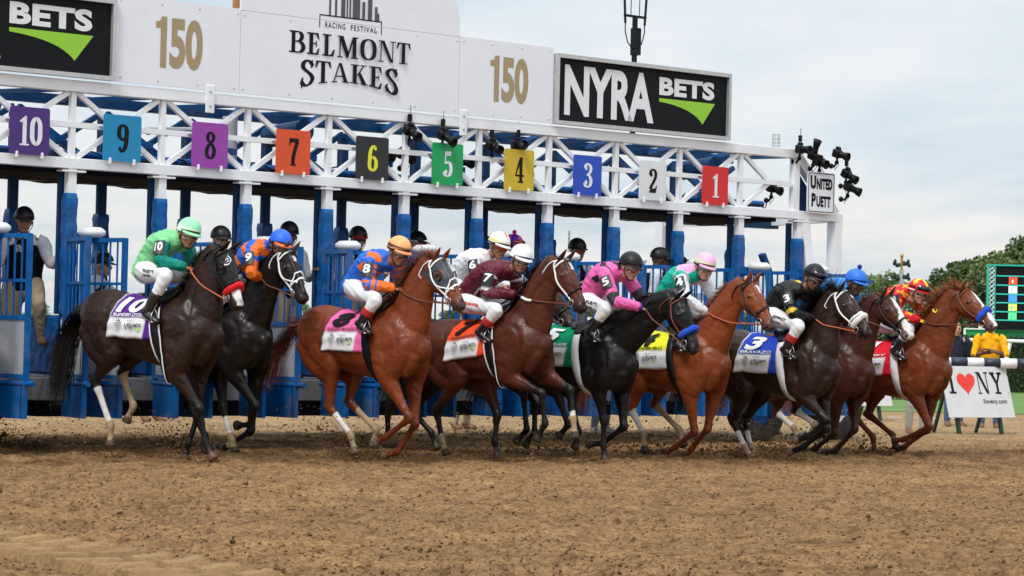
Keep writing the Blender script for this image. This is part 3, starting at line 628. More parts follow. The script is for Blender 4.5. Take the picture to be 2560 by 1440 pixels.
# antenna and caged beacon above the beams
an = MB(); an.bar((8.0*PT, .3, 3.9), (8.0*PT, .3, 5.5), .05); an.box(7.975*PT, 8.06*PT, .25, .35, 5.0, 5.35)
for s in (-1, 1):
    an.tube([(8.0*PT, .3, 5.05), (8.0*PT+s*.12, .3, 5.15), (8.0*PT+s*.17, .3, 5.3), (8.0*PT+s*.17, .3, 5.42)], .008, 6); an.tube([(8.0*PT+s*.17, .3, 5.40), (8.0*PT+s*.20, .3, 5.85)], .016, 8)
an.bar((7.83*PT, .3, 5.5), (8.17*PT, .3, 5.5), .03)
for s in (-.3, .3): an.tube([(8.0*PT+s*.25, .3, 5.5), (8.0*PT+s*.25, .3, 5.72)], .006, 6)
an.obj('radio_antenna', M['black_plastic'], gate)
bc = MB()
for k in range(6): a = 2*PI*k/6; bc.tube([(10.1*PT+.05*math.cos(a), .05*math.sin(a), 3.95), (10.1*PT+.05*math.cos(a), .05*math.sin(a), 4.12)], .004, 5)
for z in (3.96, 4.01, 4.06, 4.12): bc.tube([(10.1*PT+.05*math.cos(2*PI*k/16), .05*math.sin(2*PI*k/16), z) for k in range(17)], .004, 5)
bc.obj('beacon_cage', M['steel'], gate)
# traced poses, metres in each horse's own frame (x forward, z up)
POSE = {
 'A': dict(at=(-3.447, 24.900), th=30, poll=(0.74, 2.13), muz=(0.97, 1.57), croup=(-0.65, 1.7), chest=(0.65, 1.1), RF=[(0.24, 0.85), (0.53, 0.54), (0.59, 0.22), (0.69, 0.07)], LF=[(0.35, 0.85), (0.32, 0.46), (0.23, 0.18), (0.19, 0.04)], RH=[(-0.65, 1.0), (-0.8, 0.78), (-0.6, 0.33), (-0.59, 0.12)], LH=[(-0.64, 1.01), (-0.65, 0.84), (-0.48, 0.53), (-0.55, 0.4)]),
 'B': dict(at=(-2.974, 26.400), th=40, poll=(0.85, 2.17), muz=(1.21, 1.67), croup=(-0.65, 1.64), chest=(0.55, 0.91), RF=[(0.26, 0.85), (0.54, 0.53), (0.43, 0.34), (0.23, 0.32)], LF=[(0.31, 0.81), (0.21, 0.26), (-0.14, 0.07), (-0.27, 0.03)], RH=[(-0.26, 0.79), (-0.47, 0.49), (-0.24, 0.19), (-0.24, 0.03)], LH=[(-0.19, 0.8), (-0.22, 0.5), (-0.08, 0.19), (-0.01, 0.01)]),
 'C': dict(at=(-1.448, 25.700), th=38, poll=(0.91, 2.11), muz=(1.33, 1.59), croup=(-0.45, 1.58), chest=(0.75, 1.05), RF=[(0.41, 0.85), (0.66, 0.47), (0.33, 0.27), (0.23, 0.22)], LF=[(0.56, 0.82), (0.52, 0.4), (0.31, 0.11), (0.16, 0.06)], RH=[(-0.47, 0.96), (-0.43, 0.54), (-0.15, 0.27), (-0.08, 0.09)], LH=[(-0.37, 0.9), (-0.38, 0.6), (0.01, 0.33), (-0.01, 0.19)]),
 'D': dict(at=(-0.171, 26.600), th=38, poll=(0.92, 2.16), muz=(1.26, 1.62), croup=(-0.61, 1.43), chest=(0.72, 1.09), RF=[(0.28, 0.89), (0.74, 0.74), (0.78, 0.42), (0.69, 0.27)], LF=[(0.71, 0.92), (0.93, 0.78), (0.99, 0.48), (1.03, 0.22)], RH=[(-0.34, 0.86), (-0.68, 0.49), (-0.62, 0.22), (-0.56, 0.06)], LH=[(-0.16, 0.81), (-0.04, 0.48), (-0.05, 0.2), (-0.02, 0.04)]),
 'E': dict(at=(-0.451, 28.000), th=30, poll=(1.00, 1.95), muz=(1.42, 1.40), croup=(-0.73, 1.49), chest=(0.8, 1.07), RF=[(0.47, 0.97), (0.77, 0.69), (0.81, 0.3), (0.7, 0.18)], LF=[(0.62, 0.93), (0.78, 0.58), (0.79, 0.27), (0.69, 0.13)], RH=[(-0.79, 0.76), (-1.01, 0.46), (-1.01, 0.18), (-1.18, 0.06)], LH=[(-0.69, 0.76), (-0.84, 0.46), (-0.56, 0.21), (-0.48, 0.03)]),
 'F': dict(at=(0.826, 27.000), th=38, poll=(1.24, 1.79), muz=(1.5, 1.17), croup=(-0.28, 1.41), chest=(0.63, 0.99), RF=[(0.34, 0.81), (0.34, 0.45), (0.33, 0.18), (0.35, 0.05)], LF=[(0.45, 0.77), (0.43, 0.38), (0.17, 0.19), (-0.05, 0.17)], RH=[(-0.23, 0.75), (-0.26, 0.64), (-0.15, 0.38), (-0.25, 0.27)], LH=[(-0.19, 0.75), (-0.26, 0.55), (-0.16, 0.3), (-0.2, 0.15)]),
 'G': dict(at=(1.835, 27.800), th=42, poll=(1.05, 2.0), muz=(1.42, 1.51), croup=(-0.53, 1.39), chest=(0.73, 0.92), RF=[(0.39, 0.72), (0.4, 0.32), (0.12, 0.14), (-0.01, 0.08)], LF=[(0.54, 0.73), (0.39, 0.35), (0.19, 0.12), (0.11, 0.01)], RH=[(-0.38, 0.85), (-0.49, 0.52), (-0.34, 0.27), (-0.31, 0.06)], LH=[(-0.18, 0.85), (-0.37, 0.6), (-0.0, 0.33), (0.08, 0.15)]),
 'H': dict(at=(3.166, 27.900), th=40, poll=(0.67, 1.93), muz=(1.06, 1.47), croup=(-0.49, 1.37), chest=(0.59, 0.93), RF=[(0.29, 0.76), (0.55, 0.48), (0.3, 0.29), (0.16, 0.25)], LF=[(0.38, 0.72), (0.39, 0.38), (0.1, 0.16), (-0.07, 0.1)], RH=[(-0.56, 0.73), (-0.71, 0.43), (-0.55, 0.13), (-0.48, 0.01)], LH=[(-0.5, 0.69), (-0.71, 0.43), (-0.62, 0.14), (-0.56, 0.0)]),
 'I': dict(at=(3.874, 29.000), th=40, poll=(0.59, 1.91), muz=(1.01, 1.45), croup=(-0.55, 1.33), chest=(0.39, 0.82), RF=[(0.07, 0.66), (-0.01, 0.29), (-0.28, 0.1), (-0.39, 0.03)], LF=[(0.13, 0.67), (0.11, 0.34), (-0.14, 0.07), (-0.27, -0.01)], RH=[(-0.81, 0.63), (-0.82, 0.5), (-0.59, 0.33), (-0.53, 0.23)], LH=[(-0.73, 0.71), (-0.71, 0.52), (-0.42, 0.37), (-0.55, 0.23)]),
 'J': dict(at=(4.724, 29.800), th=38, poll=(0.8, 2.02), muz=(1.26, 1.59), croup=(-0.38, 1.35), chest=(0.59, 0.97), RF=[(0.28, 0.77), (0.42, 0.37), (0.08, 0.21), (-0.04, 0.19)], LF=[(0.35, 0.71), (0.26, 0.33), (-0.05, 0.1), (-0.19, 0.02)], RH=[(-0.51, 0.72), (-0.62, 0.48), (-0.35, 0.22), (-0.32, 0.04)], LH=[(-0.44, 0.72), (-0.55, 0.48), (-0.2, 0.25), (-0.15, 0.12)]),
}
RIDE = {
 'A': {'head': (0.23, 2.3), 'sh': (0.05, 2.17), 'el': (0.09, 1.99), 'ha': (0.3, 1.94), 'hip': (-0.2, 1.94), 'kn': (0.2, 1.85), 'an': (-0.04, 1.46), 'toe': (0.06, 1.34)},
 'B': {'head': (0.71, 2.25), 'sh': (0.48, 2.14), 'ha': (0.52, 1.88)},
 'C': {'head': (0.37, 2.19), 'sh': (0.13, 2.04), 'el': (0.16, 1.82), 'ha': (0.41, 1.79), 'hip': (-0.16, 1.84), 'kn': (0.31, 1.67), 'an': (0.1, 1.4), 'toe': (0.18, 1.31)},
 'D': {'head': (0.34, 2.17), 'sh': (0.08, 2.0), 'el': (0.07, 1.78), 'ha': (0.36, 1.77), 'hip': (-0.38, 1.73), 'kn': (0.25, 1.6), 'an': (0.02, 1.34), 'toe': (0.09, 1.27)},
 'E': {'head': (0.34, 2.36), 'sh': (0.12, 2.16), 'el': (0.2, 1.95)},
 'F': {'head': (0.55, 2.13), 'sh': (0.35, 2.02), 'el': (0.54, 1.73), 'ha': (0.81, 1.66), 'hip': (0.09, 1.77), 'kn': (0.46, 1.65), 'an': (0.24, 1.37), 'toe': (0.3, 1.3)},
 'G': {'head': (0.38, 2.17), 'sh': (0.2, 2.03), 'el': (0.34, 1.79), 'ha': (0.52, 1.64), 'hip': (-0.09, 1.79), 'an': (0.24, 1.29)},
 'H': {'head': (0.26, 2.08), 'sh': (0.03, 1.88), 'el': (0.16, 1.65), 'ha': (0.35, 1.6), 'hip': (-0.23, 1.68), 'kn': (0.27, 1.52), 'an': (0.08, 1.23), 'toe': (0.17, 1.2)},
 'I': {'head': (0.17, 2.07), 'sh': (-0.02, 1.95)},
 'J': {'head': (0.18, 1.99), 'sh': (-0.04, 1.92), 'ha': (0.26, 1.63), 'hip': (-0.2, 1.64)},
}
# ------------------------------------------------------------------ horses
M['coat'] = mat('horse_coat', (1, 1, 1), .36, spec=.25, attr=True, var=.28, vs=5, bump=.5, bs=16, bd=.012, dirt=.10, dcol=(.12, .07, .035))
M['eye'] = mat('eye', (.01, .006, .004), .08, spec=.8)
M['dark_skin'] = mat('nostril_skin', (.012, .009, .009), .5)
M['hair'] = mat('horse_hair', (1, 1, 1), .55, spec=.25, attr=True, var=.2, vs=20)
M['cloth'] = mat('cloth', (1, 1, 1), .8, spec=.15, attr=True, var=.05, vs=12, bump=.5, bs=9, bd=.015)
M['leather_black'] = mat('leather_black', (.008, .007, .007), .4, spec=.3, var=.2, vs=20)
M['leather_brown'] = mat('leather_brown', (.13, .035, .018), .45, var=.2, vs=20)
M['leather_orange'] = mat('leather_orange', (.45, .10, .03), .5, var=.1, vs=20)
M['strap_white'] = mat('strap_white', (.78, .78, .78), .5)
M['fleece_white'] = mat('fleece_white', (.78, .76, .70), .95, bump=1, bs=90, bd=.02)
M['fleece_blue'] = mat('fleece_blue', (.01, .09, .62), .95, bump=1, bs=90, bd=.02)
M['fleece_red'] = mat('fleece_red', (.72, .008, .012), .95, bump=1, bs=90, bd=.02)
BLK = (.008, .007, .007)
def lerp(a, b, t): return a+(b-a)*t
TZ = [(-.86, 1.22, .09, .13), (-.80, 1.25, .19, .26), (-.66, 1.28, .262, .325), (-.48, 1.275, .285, .325), (-.28, 1.235, .275, .305), (-.08, 1.205, .285, .315), (.12, 1.195, .288, .345),
      (.30, 1.215, .272, .385), (.46, 1.225, .25, .375), (.60, 1.18, .225, .31), (.71, 1.16, .185, .23), (.79, 1.14, .10, .12)]
class Horse: pass
def build_horse(key, label, cfg):
    p = POSE[key]; H = Horse(); H.cfg = cfg
    zc_, zw = cfg['croup'], cfg['withers']; xc = p['chest'][0]-.06; x1 = xc+.03; x0 = x1-1.62
    root = empty('race_horse', (p['at'][0], p['at'][1], 0), -R(p['th']), label, 'horse', 'horses leaving the gate'); H.root = root
    def TX(x): return x0+(x+.86)/1.65*1.62
    def TO(x): return lerp(zc_-1.60, zw-1.61, (x+.5)/.88)
    mb = MB()
    limb(mb, [(TX(x), 0, z+TO(x), a, b) for x, z, a, b in TZ], 20, 4)
    H.TX, H.TO = TX, TO
    # croup and withers ridges
    limb(mb, [(TX(-.80), 0, 1.44+TO(-.8), .07, .05), (TX(-.6), 0, 1.53+TO(-.6), .12, .07), (TX(-.42), 0, 1.53+TO(-.42), .12, .06), (TX(-.1), 0, 1.475+TO(-.1), .10, .05), (TX(.2), 0, 1.52+TO(.2), .08, .06), (TX(.36), 0, 1.565+TO(.36), .055, .06), (TX(.5), 0, 1.53+TO(.5), .07, .1)], 12, 3)
    poll = np.array([p['poll'][0], 0, p['poll'][1]]); muz = np.array([p['muz'][0], 0, p['muz'][1]])
    d = muz-poll; d /= np.linalg.norm(d); nn = np.array([d[2], 0, -d[0]])   # towards the jaw
    if nn[2] > 0: nn = -nn
    nn = np.array([-abs(d[2]), 0, -abs(d[0])]) if d[0] > 0 else nn
    yaw = R(cfg.get('yaw', 0))
    def hp(t, dn, y=0):    # point in the head frame: t along the face, dn below the face line, y left
        q = d*t+nn*dn+np.array([0, y, 0]); c, s = math.cos(-yaw), math.sin(-yaw)
        return poll+np.array([q[0]*c-q[1]*s, q[0]*s+q[1]*c, q[2]])
    H.hp = hp; latH = np.array([math.sin(yaw), math.cos(yaw), 0])
    nb = np.array([TX(.40), 0, 1.27+TO(.4)]); n1 = np.array([TX(.56), 0, 1.40+TO(.56)]); ne = poll+nn*.14-d*.02
    m1 = lerp(n1, ne, .38)+np.array([-.015, 0, .012]); m2 = lerp(n1, ne, .72)+np.array([-.02, 0, .02])
    limb(mb, [(*nb, .185, .28), (*n1, .165, .268), (*m1, .125, .218), (*m2, .098, .172), (*ne, .086, .135)], 18, 5)
    # head
    HD = [(.00, .02, .15, .060), (.06, -.004, .215, .080), (.14, -.012, .275, .098), (.22, -.012, .285, .104), (.30, -.004, .235, .086), (.38, .004, .18, .066), (.46, .006, .150, .056), (.53, .004, .138, .058), (.585, .008, .125, .055), (.625, .022, .085, .042)]
    rings = []
    for t, top, dep, a in catmull(HD, 3):
        ring = []
        for j in range(18):
            an = 2*PI*j/18; cy, cz = math.cos(an), math.sin(an)
            wy = a*math.copysign(abs(cy)**.75, cy)*(1-.30*max(0, -(-cz))*(1 if t < .45 else .2))
            ring.append(hp(t, top+dep/2+dep/2*math.copysign(abs(cz)**.85, cz), wy))
        rings.append(ring)
    mb.loft(rings)
    for s in (-1, 1):   # cheek, brow, nostril rim
        mb.ell(hp(.15, .145, s*.062), (.085, .03, .10), rot=np.array([[1, 0, 0], [0, 1, 0], [0, 0, 1.]]))
        mb.ell(hp(.185, .045, s*.082), (.04, .022, .028)); mb.ell(hp(.575, .045, s*.038), (.036, .022, .036))
    limb(mb, [(*hp(.05, .0, 0), .05, .03), (*hp(.2, -.006, 0), .055, .03), (*hp(.4, -.0, 0), .03, .025), (*hp(.55, .0, 0), .028, .02)], 10, 3)
    mb.ell(hp(.56, .125, 0), (.05, .032, .03))
    # legs
    H.legs = {}
    for k in ('RF', 'LF', 'RH', 'LH'):
        s = -1 if k[0] == 'R' else 1; J = [np.array([q[0], 0, q[1]]) for q in p[k]]
        fore = k[1] == 'F'; yt = .155*s if fore else .15*s; yb = .105*s
        e, kn, ft, hf = [j+np.array([0, y, 0]) for j, y in zip(J, (yt, lerp(yt, yb, .6), yb, yb))]
        if hf[2] < .05: hf[2] = .05
        def mid(a, b, t): return a+(b-a)*t
        hd = (hf-ft); hl = np.linalg.norm(hd); hd = hd/(hl+1e-6)
        if hl > .17: hf = ft+hd*.17
        if hl < .12: hf = ft+hd*.12
        toe = hf+hd*.035
        if fore:
            sh = np.array([TX(.60), s*.15, 1.18+TO(.6)]); w0 = np.array([TX(.36), s*.10, 1.46+TO(.36)]); el = mid(e, np.array([TX(.36), s*.17, .93+TO(.36)]), .35)
            limb(mb, [(*w0, .07, .13), (*mid(w0, sh, .5), .095, .16), (*sh, .085, .13), (*mid(sh, el, .55), .095, .15), (*el, .085, .125)], 14, 4)
            limb(mb, [(*mid(el, sh, .25), .085, .13), (*el, .082, .115), (*mid(el, kn, .25), .070, .092), (*mid(el, kn, .55), .052, .064), (*mid(el, kn, .85), .043, .047), (*kn, .047, .053), (*mid(kn, ft, .14), .038, .042), (*mid(kn, ft, .35), .028, .033), (*mid(kn, ft, .8), .028, .034), (*ft, .037, .043), (*mid(ft, hf, .45), .028, .031), (*mid(ft, hf, .8), .036, .038), (*hf, .046, .050), (*toe, .054, .060)], 12, 4, rnd=.25)
            limb(mb, [(*(sh+[.01, -s*.06, .02]), .09, .12), (TX(.70), s*.07, 1.06+TO(.7), .085, .10), (TX(.60), s*.09, .93+TO(.6), .06, .09)], 10, 3)
            limb(mb, [(TX(.30), s*.20, 1.18+TO(.3), .055, .12), (TX(.36), s*.20, 1.04+TO(.36), .07, .12), (*(el+[-.03, s*.02, 0]), .06, .09)], 10, 3)
        else:
            hip = np.array([TX(-.55), s*.13, 1.30+TO(-.5)]); st = np.array([TX(-.36), s*.175, 1.00+TO(-.36)]); st = mid(st, e+np.array([.06, 0, .03]), .55)
            bt = np.array([TX(-.76), s*.12, 1.22+TO(-.76)])
            limb(mb, [(*hip, .13, .24), (*mid(hip, st, .5), .135, .23), (*mid(hip, st, .85), .115, .17), (*st, .09, .12)], 14, 4)
            limb(mb, [(*bt, .09, .13), (*mid(bt, st, .5)+np.array([-.03, 0, -.07]), .10, .15), (*mid(st, kn, .25), .085, .115)], 14, 4)
            ax = kn-st; ax /= np.linalg.norm(ax); ca = kn-ft; ca /= np.linalg.norm(ca)
            limb(mb, [(*mid(hip, st, .6), .11, .16), (*st, .10, .135), (*mid(st, kn, .3), .078, .105), (*mid(st, kn, .6), .054, .072), (*mid(st, kn, .85), .040, .056), (*kn, .043, .060), (*mid(kn, ft, .15), .036, .050), (*mid(kn, ft, .4), .029, .037), (*mid(kn, ft, .82), .029, .036), (*ft, .038, .045), (*mid(ft, hf, .45), .028, .032), (*mid(ft, hf, .8), .036, .038), (*hf, .045, .050), (*toe, .053, .060)], 12, 4, rnd=.25)
            back = -np.cross(ca, [0, 1, 0]); back = back if back[0] < 0 else -back
            hk = kn+ca*.055+back*.035; limb(mb, [(*mid(st, kn, .62)+back*.035, .016, .020), (*hk, .024, .026), (*(kn-ca*.05+back*.012), .022, .024)], 8, 3)
        # fetlock tuft and tendon at the back
        H.legs[k] = (e, kn, ft, hf, toe, fore)
    V, F = remesh(mb, .0145, 2, .5)
    # muscle grooves, ribs and veins: move the surface along its normal near lines on the side of the body
    Fa = np.array([f[:4] if len(f) > 3 else (*f, f[2]) for f in F]); nf = np.cross(V[Fa[:, 2]]-V[Fa[:, 0]], V[Fa[:, 3]]-V[Fa[:, 1]]); VN = np.zeros_like(V)
    for c_ in range(4): np.add.at(VN, Fa[:, c_], nf)
    VN /= np.linalg.norm(VN, axis=1)[:, None]+1e-9
    def q2(x, z): return np.array([TX(x), z+TO(x)])
    GL = [(q2(.20, 1.46), q2(.27, 1.02), .013, .030), (q2(.50, 1.40), q2(.62, 1.12), .010, .028), (q2(.42, 1.30), q2(.36, 1.02), .008, .025), (q2(.30, 1.0), q2(.46, .93), .009, .025),
          (q2(-.42, 1.50), q2(-.60, 1.08), .011, .028), (q2(-.28, 1.32), q2(-.36, 1.02), .016, .035), (q2(-.68, 1.42), q2(-.72, 1.02), .010, .025), (q2(-.50, 1.25), q2(-.40, 1.02), .007, .022),
          (q2(.10, 1.50), q2(-.30, 1.50), .007, .03), (q2(.60, 1.32), (hp(.10, .30)[0], hp(.10, .30)[2]), .013, .030), (q2(.42, 1.46), (hp(.0, .20)[0], hp(.0, .20)[2]), .007, .03)]
    for k_ in range(9): x_ = .15-.055*k_; GL.append((q2(x_, 1.36), q2(x_-.07, 1.00), .0045, .014))
    GL += [((hp(.22, .13)[0], hp(.22, .13)[2]), (hp(.37, .105)[0], hp(.37, .105)[2]), -.006, .012), ((hp(.30, .05)[0], hp(.30, .05)[2]), (hp(.48, .05)[0], hp(.48, .05)[2]), .006, .018), ((hp(.10, .07)[0], hp(.10, .07)[2]), (hp(.155, .06)[0], hp(.155, .06)[2]), .008, .02)]
    for k in ('RF', 'LF'):
        e_, kn_ = H.legs[k][:2]; a_, b_2 = e_+(kn_-e_)*.05, e_+(kn_-e_)*.8; GL.append(((a_[0]+.012, a_[2]), (b_2[0]+.012, b_2[2]), .007, .012))
    XZ = V[:, [0, 2]]; rg_ = np.random.default_rng(ord(key)+50)
    for a_, b_2, dep_, rad_ in GL:
        a_ = np.array(a_)+rg_.normal(0, .006, 2); b_2 = np.array(b_2)+rg_.normal(0, .006, 2); ab = b_2-a_; t_ = np.clip(((XZ-a_)@ab)/(ab@ab), 0, 1)
        bow = np.stack([-ab[1], ab[0]], 1) if False else np.array([-ab[1], ab[0]])*.12; dd = np.linalg.norm(XZ-(a_+t_[:, None]*ab+np.sin(PI*t_)[:, None]*bow), axis=1)
        wgt = np.exp(-(dd/rad_)**2)*np.clip(np.abs(V[:, 1])/.05, 0, 1)*np.clip(np.abs(VN[:, 1])*1.6, 0, 1)*np.sin(PI*np.clip(t_, .06, .94))**.5
        V = V-VN*(dep_*wgt)[:, None]
    V = V+VN*(.0018*np.sin(V[:, 0]*31+4*np.sin(V[:, 2]*17))*np.sin(V[:, 2]*27+V[:, 1]*22))[:, None]
    # colours
    base = np.array(cfg['col']); pts = np.array(cfg.get('points', BLK)); C = np.tile(base, (len(V), 1))
    zt = np.clip((V[:, 2]-1.0)/.6, -1, 1); C *= (1+.10*np.sin(V[:, 0:1]*5+1)*np.cos(V[:, 2:3]*6))
    def seg(a, b):
        ab = b-a; t = np.clip(((V-a)@ab)/(ab@ab), 0, 1); return t, np.linalg.norm(V-(a+t[:, None]*ab), axis=1)
    for k, (e, kn, ft, hf, toe, fore) in H.legs.items():
        t0, d0 = seg(e, kn); t1, d1 = seg(kn, ft); t2, d2 = seg(ft, toe); sock = cfg.get('sock', {}).get(k)
        near = np.minimum(d1, d2) < .088
        if cfg.get('blackpoints', True):
            m_ = (d0 < .12) & ((V-e)@(kn-e)/((kn-e)@(kn-e)) > .3); wgt = np.clip((t0-.45)/.4, 0, 1)*m_; C = C*(1-wgt[:, None])+pts*wgt[:, None]; C[near] = pts
        else:
            C[near] = C[near]*.72
        if sock:
            mode, f0 = sock; col = np.array((.62, .60, .55)) if mode == 'w' else np.array((.36, .25, .15))
            sel = (near & (t1 > f0) & (t1 < .93 if mode == 'w' else t1 < 1.1)) | ((d2 < .07) & (d2 < d1) & (t2 < .35)); C[sel] = col
            sel = (d2 < .07) & (t2 >= .0) & (t1 >= .9) ; C[sel] = np.array((.33, .235, .14))
        sel = (d2 < .085) & (t2 > .66) & (d2 <= d1+.01); C[sel] = np.array(cfg.get('hoof', (.045, .03, .022)))
    hv = V-poll; cy_, sy_ = math.cos(yaw), math.sin(yaw); hx = hv[:, 0]*cy_-hv[:, 1]*sy_; hy = hv[:, 0]*sy_+hv[:, 1]*cy_
    tt = hx*d[0]+hv[:, 2]*d[2]; dn = hx*nn[0]+hv[:, 2]*nn[2]; head = (tt > -.02) & (tt < .72) & (np.abs(hy) < .14) & (dn < .34) & (dn > -.08)
    mz = np.clip((tt-.47)/.10, 0, 1)*head; mc = np.array(cfg.get('muzzle', (.018, .012, .012))); C = C*(1-.85*mz[:, None])+mc*.85*mz[:, None]
    if 'blaze' in cfg:
        for (ta, tb, wa, wb) in cfg['blaze']:
            ww = lerp(wa, wb, np.clip((tt-ta)/(tb-ta), 0, 1)); sel = head & (tt > ta) & (tt < tb) & (np.abs(hy+.004*np.sin(tt*40)) < ww) & (dn < .075); C[sel] = (.72, .70, .68)
    if 'hood' in cfg:
        sel = head & (tt > .035) & (tt < .36) & (dn < .215-.12*np.clip((tt-.2)/.16, 0, 1)); hood = sel
        ring = np.hypot(tt-.185, dn-.05) < .047; C[sel] = cfg['hood']; C[sel & ring & (np.abs(hy) > .05)] = base*.8
    # extra meshes on the body: ears, eyes, nostrils
    eb = MB()
    for s in (-1, 1):
        bse = hp(-.0, .045, s*.055); tipd = -nn*.92-d*.25+np.array([0, s*.10, 0])
        if cfg.get('ears') == 'back': tipd = -nn*.6-d*.8+np.array([0, s*.1, 0])
        tipd /= np.linalg.norm(tipd); L_ = .155
        limb(eb, [(*(bse+tipd*L_*t), a, b) for t, a, b in ((0, .026, .022), (.25, .035, .020), (.55, .031, .016), (.8, .018, .010), (1., .004, .004))], 10, 3, lat=(0, 1, 0))
    ev, ef = eb.v, eb.f; nv0 = len(V); AV = np.vstack([V, np.array(ev)]); AF = F+[tuple(i+nv0 for i in f) for f in ef]; mi = [0]*len(AF)
    ec = np.tile(np.array(cfg.get('ear', cfg['col'])), (len(ev), 1)); C = np.vstack([C, ec])
    body = link('body', AV, AF, M['coat'], root, True, cols=np.clip(C, 0, 1)); H.body = body
    H.bvh = BVHTree.FromPolygons([tuple(v) for v in V], F)
    for s in (-1, 1):
        o = MB(); o.ell(hp(.185, .058, s*.096), (.023, .013, .019), 12, 8); o.obj('eye', M['eye'], root, True)
        o = MB(); o.ell(hp(.59, .050, s*.050), (.016, .008, .021), 10, 6); o.obj('nostril', M['dark_skin'], root, True)
    o = MB(); o.tube([hp(.60, .098, -.050), hp(.54, .106, -.060), hp(.48, .112, -.056)], .0045, 5); o.tube([hp(.60, .098, .050), hp(.54, .106, .060), hp(.48, .112, .056)], .0045, 5); o.tube([hp(.60, .098, -.05), hp(.635, .09, 0), hp(.60, .098, .05)], .0045, 6); o.obj('mouth_line', M['dark_skin'], root, True)
    # hair
    rg = np.random.default_rng(ord(key)); hc = np.array(cfg.get('mane', BLK))
    def strands(name, roots, dirs, ln, wd, curl=.05, n=7, side=None):
        V_, F_, C_ = [], [], []
        for r0, dr in zip(roots, dirs):
            l = ln*rg.uniform(.55, 1.1); dr = dr/np.linalg.norm(dr); q = r0.copy(); v = dr.copy(); sd = np.cross(v, [0, 0, 1.]); sd /= np.linalg.norm(sd)+1e-6; sd = sd*.6+rg.normal(0, .5, 3)*.5; b0 = len(V_); cc = hc*rg.uniform(.55, 1.35)
            wob = rg.normal(0, curl, 3)
            for i in range(n+1):
                w_ = wd*(1-.75*(i/n)**1.5)*.5; V_ += [tuple(q-sd*w_), tuple(q+sd*w_)]; C_ += [tuple(cc)]*2; v = v+np.array([0, 0, -grav])*l/n+wob; v /= np.linalg.norm(v); q = q+v*l/n
            F_ += [(b0+2*i, b0+2*i+1, b0+2*i+3, b0+2*i+2) for i in range(n)]
        o = link(name, V_, F_, M['hair'], root, True, cols=np.array(C_)); return o
    crest = catmull([(*(nb+np.array([-.06, 0, .31])),), (*(n1+np.array([-.13, 0, .19])),), (*(m1-.175*np.array([d[0]*.0+.62, 0, -.7])),), (*(m2+np.array([-.105, 0, .10])),), (*hp(-.03, .05),)], 12)
    # keep the mane roots on the body surface
    cr = []
    for q in crest:
        best = H.bvh.find_nearest(Vector(q)); cr.append(np.array(best[0]) if best[0] is not None else q)
    crest = np.array(cr); H.crest = crest
    roots, dirs = [], []
    msty = cfg.get('manesty', 'normal')
    for k in range((1900 if key in 'BH' else 1200) if msty != 'none' else 0):
        t = rg.uniform(.1, .99)*(len(crest)-1); i = int(t); r0 = crest[i]+(crest[min(i+1, len(crest)-1)]-crest[i])*(t-i)+rg.normal(0, .008, 3)
        roots.append(r0); s_ = rg.normal(0, .45); 
        dirs.append(np.array([-.6, s_*1.2, .80 if msty == 'fly' else .12])+rg.normal(0, .16, 3))
    grav = 7. if msty != 'fly' else 4.0
    if roots:
        m_ = strands('mane', roots, dirs, .13 if msty == 'normal' else (.27 if key in 'BH' else .20), .010, .09)
    # forelock
    grav = 1.0
    fr = [hp(.01, .0, rg.normal(0, .015)) for k in range(60)]; strands('forelock', fr, [d*.8+np.array([0, rg.normal(0, .25), .2])-nn*.25 for k in fr], .12, .009, .08)
    # tail
    ts = np.array([TX(-.84), 0, 1.37+TO(-.84)]); tl = cfg.get('tail', [(-.10, 0, .03), (-.28, 0, -.12), (-.45, 0, -.42), (-.55, 0, -.72)])
    path = catmull([ts+np.array([.04, 0, 0])]+[ts+np.array(q) for q in tl], 6)
    dock = MB(); limb(dock, [(*path[0], .035, .04), (*path[3], .03, .035), (*path[8], .03, .03)], 10, 3, c=tuple(hc)); V_, F_, C_ = list(dock.v), list(dock.f), list(dock.c)
    for k in range(460):
        of = rg.normal(0, 1, 3)*np.array([.022, .03, .022]); b0 = len(V_); cc = hc*rg.uniform(.5, 1.4); st_ = rg.uniform(0, .25); en = rg.uniform(.6, 1.04); m = 10; sp = rg.normal(0, 1, 3)*np.array([.07, .09, .05])
        for i in range(m+1):
            u = st_+(en-st_)*i/m; x = u*(len(path)-1); j = min(int(x), len(path)-2); q = path[j]+(path[j+1]-path[j])*(x-j)
            g_ = math.sin(PI*min(1, .15+u*.75)); q = q+of*(.7+g_)+sp*u*u; w_ = .007*(1-.7*(i/m)**2); sd = np.array([.6, .4, .7]); V_ += [tuple(q-sd*w_), tuple(q+sd*w_)]; C_ += [tuple(cc)]*2
        F_ += [(b0+2*i, b0+2*i+1, b0+2*i+3, b0+2*i+2) for i in range(m)]
    link('tail', V_, F_, M['hair'], root, True, cols=np.array(C_))
    # ---------------- tack
    def surf(x, ang, off=.008):      # point of the body at station x, angle from the top (negative = right side)
        cz = H.zc(x); c0 = Vector((x, 0, cz)); dr = Vector((0, math.sin(ang), math.cos(ang))); h = H.bvh.ray_cast(c0, dr, 1.0)
        if h[0] is None: return np.array(c0+dr*.28)
        return np.array(h[0]+dr*off)
    H.zc = lambda x: 1.235+TO((x-x0)/1.62*1.65-.86); H.surf = surf
    sc = cfg['cloth']; xb, xf = TX(-.30), TX(.27); zb = 1.06+TO(-.1)
    na, nxx = 46, 26; V_, C_ = [], []
    def arc(x):     # angle at which the cloth hangs down to its hem
        return R(112)
    rad = []
